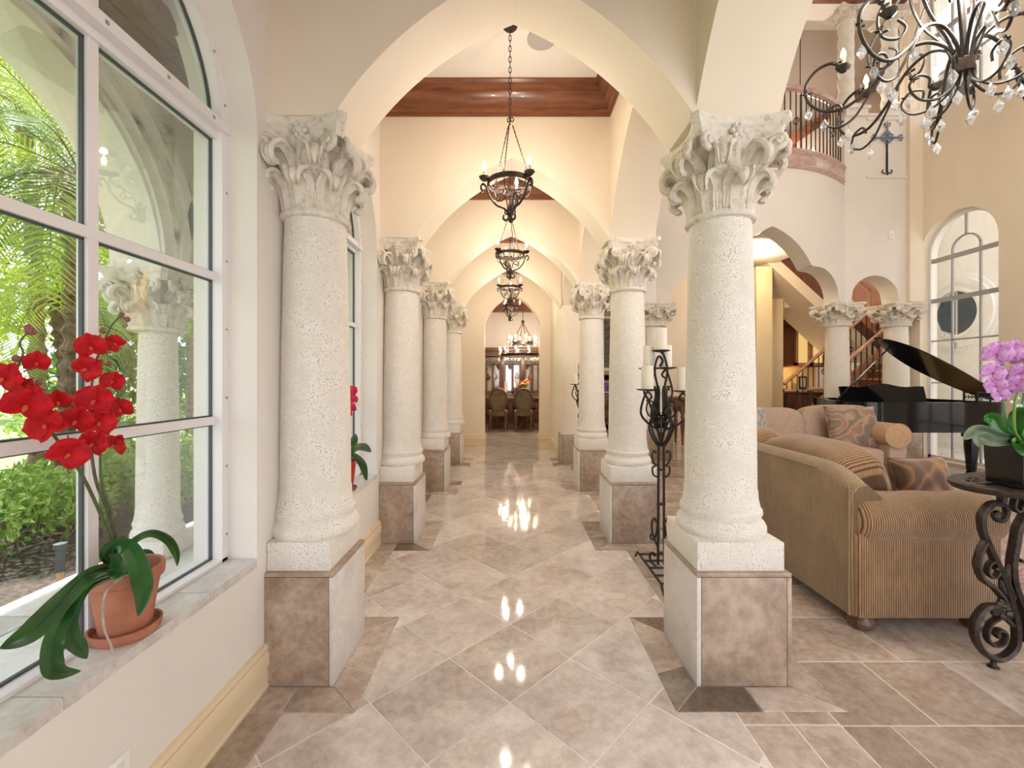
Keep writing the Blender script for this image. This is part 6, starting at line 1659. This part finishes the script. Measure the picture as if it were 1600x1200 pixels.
# two tier dining chandelier
dh = thing('chandelier', 'two-tier iron ring chandelier over the dining table, hung off centre in the doorway', 'chandelier', (.36, 12.2, 4.2))
t = MB(); t.tube([(0, 0, 0), (0, 0, -1.15)], .010, 6); t.lathe([(0, 0), (.07, 0), (.04, -.04), (0, -.05)], 16, cap=False); obj('chain_rod', t, M['iron_b'], dh)
t = MB(); t.sphere((0, 0, -1.18), .05, 10, 8)
for k in range(4):
    a = k*PI/2+.3; t.tube([(0, 0, -1.2), (.30*math.cos(a), .30*math.sin(a), -1.72)], .010, 5); t.tube([(.30*math.cos(a), .30*math.sin(a), -1.72), (.55*math.cos(a), .55*math.sin(a), -2.08)], .009, 5)
obj('hanging_straps', t, M['iron_b'], dh)
for R, z, n_ in ((.34, -1.78, 8), (.62, -2.12, 12)):
    t = MB(); t.lathe([(R-.01, -.04), (R+.01, -.04), (R+.01, .04), (R-.01, .04), (R-.01, -.04)], 48, (0, 0, z), cap=False)
    for k in range(20):
        a = k*PI/10; t.tube([(R*math.cos(a+.07*math.cos(q*PI/4)), R*math.sin(a+.07*math.cos(q*PI/4)), z-.06+.04*math.sin(q*PI/4)) for q in range(8)], .006, 4, closed=True)
    rg_ = obj('ring', t, M['iron_b'], dh)
    for k in range(n_):
        a = 2*PI*k/n_+.2; x, y = (R+.04)*math.cos(a), (R+.04)*math.sin(a)
        obj('candle_sleeve', MB().lathe([(.03, .02), (.035, .04), (.013, .05), (.013, .13), (0, .13)], 8, (x, y, z), cap=False), M['sleeve'], rg_); part('bulb', BULBL, rg_, (x, y, z+.13), sc=(1.3, 1.3, 1.3))
for k in range(4): lamp(dh, (.5*math.cos(k*PI/2), .5*math.sin(k*PI/2), -1.85), 26, r=.05)
# ------------------------------------------------------------------ garden
def leafcol(name, c0, c1, sc=3):
    m, t, b = nodes(name); b.inputs['Roughness'].default_value = .5
    n = N(t, 'TexNoise'); n.inputs['Scale'].default_value = sc; n.inputs['Detail'].default_value = 5
    t.links.new(coords(t), n.inputs['Vector']); col = ramp(t, n.outputs[0], [(.3, c0), (.7, c1)]); t.links.new(col, b.inputs['Base Color'])
    tr = N(t, 'BsdfTranslucent'); t.links.new(col, tr.inputs[0]); mx = N(t, 'MixShader'); mx.inputs[0].default_value = .4
    out = [q for q in t.nodes if q.type == 'OUTPUT_MATERIAL'][0]
    t.links.new(b.outputs[0], mx.inputs[1]); t.links.new(tr.outputs[0], mx.inputs[2]); t.links.new(mx.outputs[0], out.inputs[0]); return m
M['palm_g'] = leafcol('palm_green', (.07, .14, .035), (.22, .29, .07)); M['palm_y'] = leafcol('palm_yellow_green', (.22, .34, .03), (.50, .56, .06))
M['bush_g'] = leafcol('bush_green', (.12, .25, .04), (.38, .50, .11), 12); M['tree_g'] = leafcol('tree_green', (.04, .11, .025), (.15, .26, .05), 1.5)
M['bark'] = simple('palm_bark', (.13, .085, .05), .95, var=.6, scale=20, bmp=1, dist=.02); M['twig'] = simple('grey_twig', (.30, .25, .19), .9, var=.3, scale=30)
M['dead'] = simple('dry_fibre', (.28, .16, .08), .9, var=.4, scale=30)
def frond(L=1.5, droop=.9, n=34, seed=0, w=.022):
    R_ = random.Random(seed); t = MB(); P = []
    for i in range(n+1):
        u = i/n; P.append(Vector((L*(u-.12*u*u*droop), .03*math.sin(u*4+seed), L*(.45*u-droop*.62*u*u))))
    t.tube(P[::3]+[P[-1]], [.010*(1-.8*i/(len(P[::3]))) for i in range(len(P[::3])+1)], 4)
    for i in range(3, n):
        u = i/n; T = (P[i+1]-P[i-1]).normalized(); ll = L*.30*math.sin(PI*(.12+.84*u))**.7
        for s in (-1, 1):
            d = (T*.75+Vector((0, s*.9, 0))+Vector((0, 0, R_.uniform(.0, .25)))).normalized()
            a = P[i]; m_ = a+d*ll*.5+Vector((0, 0, .01)); e = a+d*ll+Vector((0, 0, -ll*.28)); q = T*w*.5
            t.add([a-q*.5, m_-q, e, m_+q, a+q*.5], [(0, 1, 3, 4), (1, 2, 3)])
    return t
FR = [mesh_of('frond', frond(1.5, d, 34, s), M['palm_g'], 0, fixn=False) for s, d in ((1, .75), (2, 1.05), (3, 1.35))]
FY = [mesh_of('frond', frond(1.5, d, 34, s), M['palm_y'], 0, fixn=False) for s, d in ((4, .75), (5, 1.05), (6, 1.35))]
def palm(label, base, crown_, nf=20, rs=1.0, seed=0, ymix=.3, tr=.085):
    R_ = random.Random(seed); b = Vector(base); c = Vector(crown_)-b
    p = thing('palm_tree', label, 'palm tree', b, 0, 'pygmy date palms in the garden')
    t = MB(); n = 40; P = [Vector((c.x*(u/n)+.10*math.sin(PI*u/n), c.y*(u/n), c.z*(u/n))) for u in range(n+1)]
    t.tube(P, [tr*(1.25 if i % 2 else .86)*(1+.25*(1-i/n)**4) for i in range(n+1)], 12); obj('trunk', t, M['bark'], p, 0)
    t = MB()
    for k in range(40):
        a = R_.uniform(0, 2*PI); e = R_.uniform(-.9, .25); d = Vector((math.cos(a), math.sin(a), e)).normalized(); t.tube([c+d*.05, c+d*R_.uniform(.18, .34)+Vector((0, 0, -.06))], [.014, .004], 4)
    o = obj('crown_fibre', t, M['dead'], p, 0); o['kind'] = 'stuff'
    for k in range(nf):
        a = k*2.399+R_.uniform(-.2, .2); q = k/nf; el = math.radians(65-95*q)
        me = (FY if R_.random() < ymix else FR)[2 if q > .66 else 1 if q > .3 else 0]
        s = rs*R_.uniform(.85, 1.1); f = part('frond', me, p, c+Vector((0, 0, .04)), (R_.uniform(-.2, .2), -el+.35, a), (s, s, s))
    return p
palm('leaning palm with shaggy trunk nearest the window, behind the red orchid', (-3.95, 3.75, .1), (-3.55, 3.55, 3.05), 24, .85, 1, .35)
palm('short palm trunk low behind the orchid flowers, crown hidden in the others', (-4.7, 4.6, .0), (-4.9, 4.7, 2.3), 18, .85, 2, .7)
palm('palm with yellow-green crown seen through the upper window panes', (-5.6, 4.4, .0), (-5.3, 4.0, 4.2), 22, .95, 3, .5)
palm('palm behind the loggia column, fronds hanging over the shrubs', (-5.2, 7.2, .0), (-5.4, 7.4, 2.9), 22, .9, 4, .7)
palm('slender palm far along the lawn beyond the loggia column', (-4.8, 9.6, .0), (-4.9, 9.8, 2.6), 20, .9, 5, .5)
palm('tall palm whose crown fills the top of the loggia arch', (-7.2, 6.6, .0), (-7.0, 6.2, 5.6), 22, 1.15, 6, .3)
palm('palm at the window edge with bright drooping fronds', (-6.6, 2.6, .0), (-6.4, 2.4, 3.3), 22, .95, 7, .6)
palm('distant palm between loggia column and window frame', (-8.5, 11.5, .0), (-8.7, 11.6, 3.6), 20, 1.1, 8, .5)
def leafcloud(R_, n, shape, s, t=None):
    t = t or MB()
    for k in range(n):
        c = Vector(shape(R_)); a = Vector((R_.uniform(-1, 1), R_.uniform(-1, 1), R_.uniform(-.3, .8))).normalized(); b = a.orthogonal().normalized(); q = a.cross(b)
        th = R_.uniform(0, 2*PI); u = (b*math.cos(th)+q*math.sin(th)); w_ = a.cross(u); l = s*R_.uniform(.7, 1.3)
        t.add([c, c+u*l*.5+w_*l*.25+a*l*.08, c+u*l, c+u*l*.5-w_*l*.25+a*l*.08], [(0, 1, 2, 3)])
    return t
def bush_meshes(seed, r, h, n=1500, s=.058):
    R_ = random.Random(seed)
    def sh(R):
        a = R.uniform(0, 2*PI); q = R.random()**.5; z = h*(.42+.58*R.random()**.7*(1-.55*q*q)); return (r*q*math.cos(a)*(1+.15*math.sin(3*a+seed)), r*q*math.sin(a), z)
    lf = mesh_of('foliage', leafcloud(R_, n, sh, s), M['bush_g'], 0, fixn=False); t = MB()
    for k in range(26):
        a = R_.uniform(0, 2*PI); q = R_.uniform(.3, .9)*r; e = (q*math.cos(a), q*math.sin(a), h*R_.uniform(.5, .85))
        t.tube(cr([(R_.uniform(-.05, .05), R_.uniform(-.05, .05), 0), (e[0]*.5, e[1]*.5, e[2]*R_.uniform(.25, .5)), e], 3), [.009-.001*i for i in range(7)], 4)
    return lf, mesh_of('twigs', t, M['twig'], 0)
BS = [bush_meshes(s, .42, .72) for s in (1, 2, 3)]
bspots = [(-2.75, 1.15), (-2.55, 1.75), (-2.95, 2.15), (-3.3, 1.45), (-2.7, 2.75), (-3.15, 3.15), (-2.6, 3.55), (-2.75, 4.3), (-3.25, 4.1), (-2.65, 5.1), (-3.2, 5.2), (-2.7, 6.0), (-3.2, 6.4), (-3.9, 2.7), (-2.75, 7.0), (-4.3, 5.0)]
bl_ = ['low green shrub right below the window corner', 'low green shrub beside the bamboo path light', 'green shrub behind the path light', 'green shrub by the mulch edge under the orchid flowers', 'green shrub seen under the pot leaves beyond the mullion', 'green shrub at the foot of the leaning palm', 'green shrub in front of the loggia column base', 'green shrub just beyond the loggia column', 'bushy shrub between lawn and loggia column', 'green shrub second beyond the loggia column', 'shrub on the lawn edge past the loggia column', 'shrub at the far corner of the first window view', 'shrub furthest along the bed on the lawn edge', 'round shrub by the short palm trunk', 'shrub outside the second hall window', 'lone shrub on the lawn behind the bed']
for i, ((x, y), l) in enumerate(zip(bspots, bl_)):
    x -= .38; b = thing('shrub', l.replace('right below', 'just below').replace('furthest', 'last').replace('far corner', 'outer corner'), 'shrub', (x, y, .13), i*1.3, 'shrubs in the mulch bed')
    f = part('foliage', BS[i % 3][0], b); f['kind'] = 'stuff'; part('twigs', BS[i % 3][1], b)['kind'] = 'stuff'; b.scale = (1, 1, .9+.2*((i*7) % 5)/5)
pl = thing('path_light', 'small garden path light with dark cap on a bamboo stake in the mulch', 'garden light', PX(96, 900, -2.05)); q = wloc(pl); pl.location = (-2.25, 2.17, .22)
obj('stake', MB().tube([(0, 0, -.1), (0, 0, .22)], .014, 10), simple('bamboo', (.55, .36, .18), .6), pl); obj('cap', MB().lathe([(.018, .22), (.018, .33), (.026, .335), (.026, .36), (0, .365)], 14), simple('dark_cap', (.08, .09, .10), .5), pl)
def tree(label, x, y, h, r, seed, mat='tree_g', n=2600, s=.34):
    R_ = random.Random(seed); p = thing('tree', label, 'tree', (x, y, -.02), 0, 'trees behind the lawn'); bl = [(R_.uniform(-.6, .6)*r, R_.uniform(-.6, .6)*r, R_.uniform(.15 if s > .3 else .1, .9)*h, R_.uniform(.35, .6)*r) for _ in range(12)]
    def sh(R):
        b = bl[R.randrange(12)]; v = Vector((R.gauss(0, 1), R.gauss(0, 1), R.gauss(0, .8))).normalized()*b[3]*R.uniform(.75, 1); return (b[0]+v.x, b[1]+v.y, max(.1, b[2]+v.z))
    f = obj('crown', leafcloud(R_, n, sh, s), M[mat], p, 0, fixn=False); f['kind'] = 'stuff'
    t = MB(); t.tube(cr([(0, 0, 0), (.1, .05, h*.35), (-.05, .1, h*.7)], 5), [.22-.012*i for i in range(11)], 10)
    for k in range(5): a = k*1.3; t.tube([(0, 0, h*.3), (r*.6*math.cos(a), r*.6*math.sin(a), h*.7)], [.09, .03], 6)
    obj('trunk', t, M['bark'], p); return p
rows_ = [(-17, -3, 8, 3.4), (-18, 2.5, 9, 3.6), (-17, 8, 8, 3.4), (-18.5, 14, 9.5, 3.8), (-16, 20, 9, 3.6), (-14, 26, 9, 3.6), (-21, 7, 12, 4), (-11, 31, 9, 3.4), (-12.5, 15, 5, 2.2), (-7.5, 25, 7, 3), (-22, 0, 12, 4)]
tl = ['broad green tree behind the lawn at the window corner', 'tall green tree straight behind the leaning palm', 'green tree behind the short palm trunk', 'large green tree behind the loggia column', 'green tree far beyond the lawn, beside the column shaft', 'green tree at the far end of the lawn by the window frame', 'tallest dark tree rising over the others behind the lawn', 'narrow view of a tree next to the outer window jamb', 'small round tree standing on the open lawn', 'tree seen past the loggia through the second window', 'dark tree behind the first ones at the window corner']
for i, ((x, y, h, r), l) in enumerate(zip(rows_, tl)): tree(l, x, y, h, r, 40+i, 'tree_g' if i % 3 else 'palm_y')
def hedge():
    R_ = random.Random(5); t = MB(); leafcloud(R_, 5200, lambda R: (-12+R.uniform(-.45, .45), R.uniform(-6, 34), R.uniform(0, .8)), .16, t); return t
o = solo('hedge', hedge(), M['bush_g'], 'long clipped green hedge across the back of the lawn', 'hedge', kind=None, smooth=0, fixn=False); o['kind'] = 'stuff'
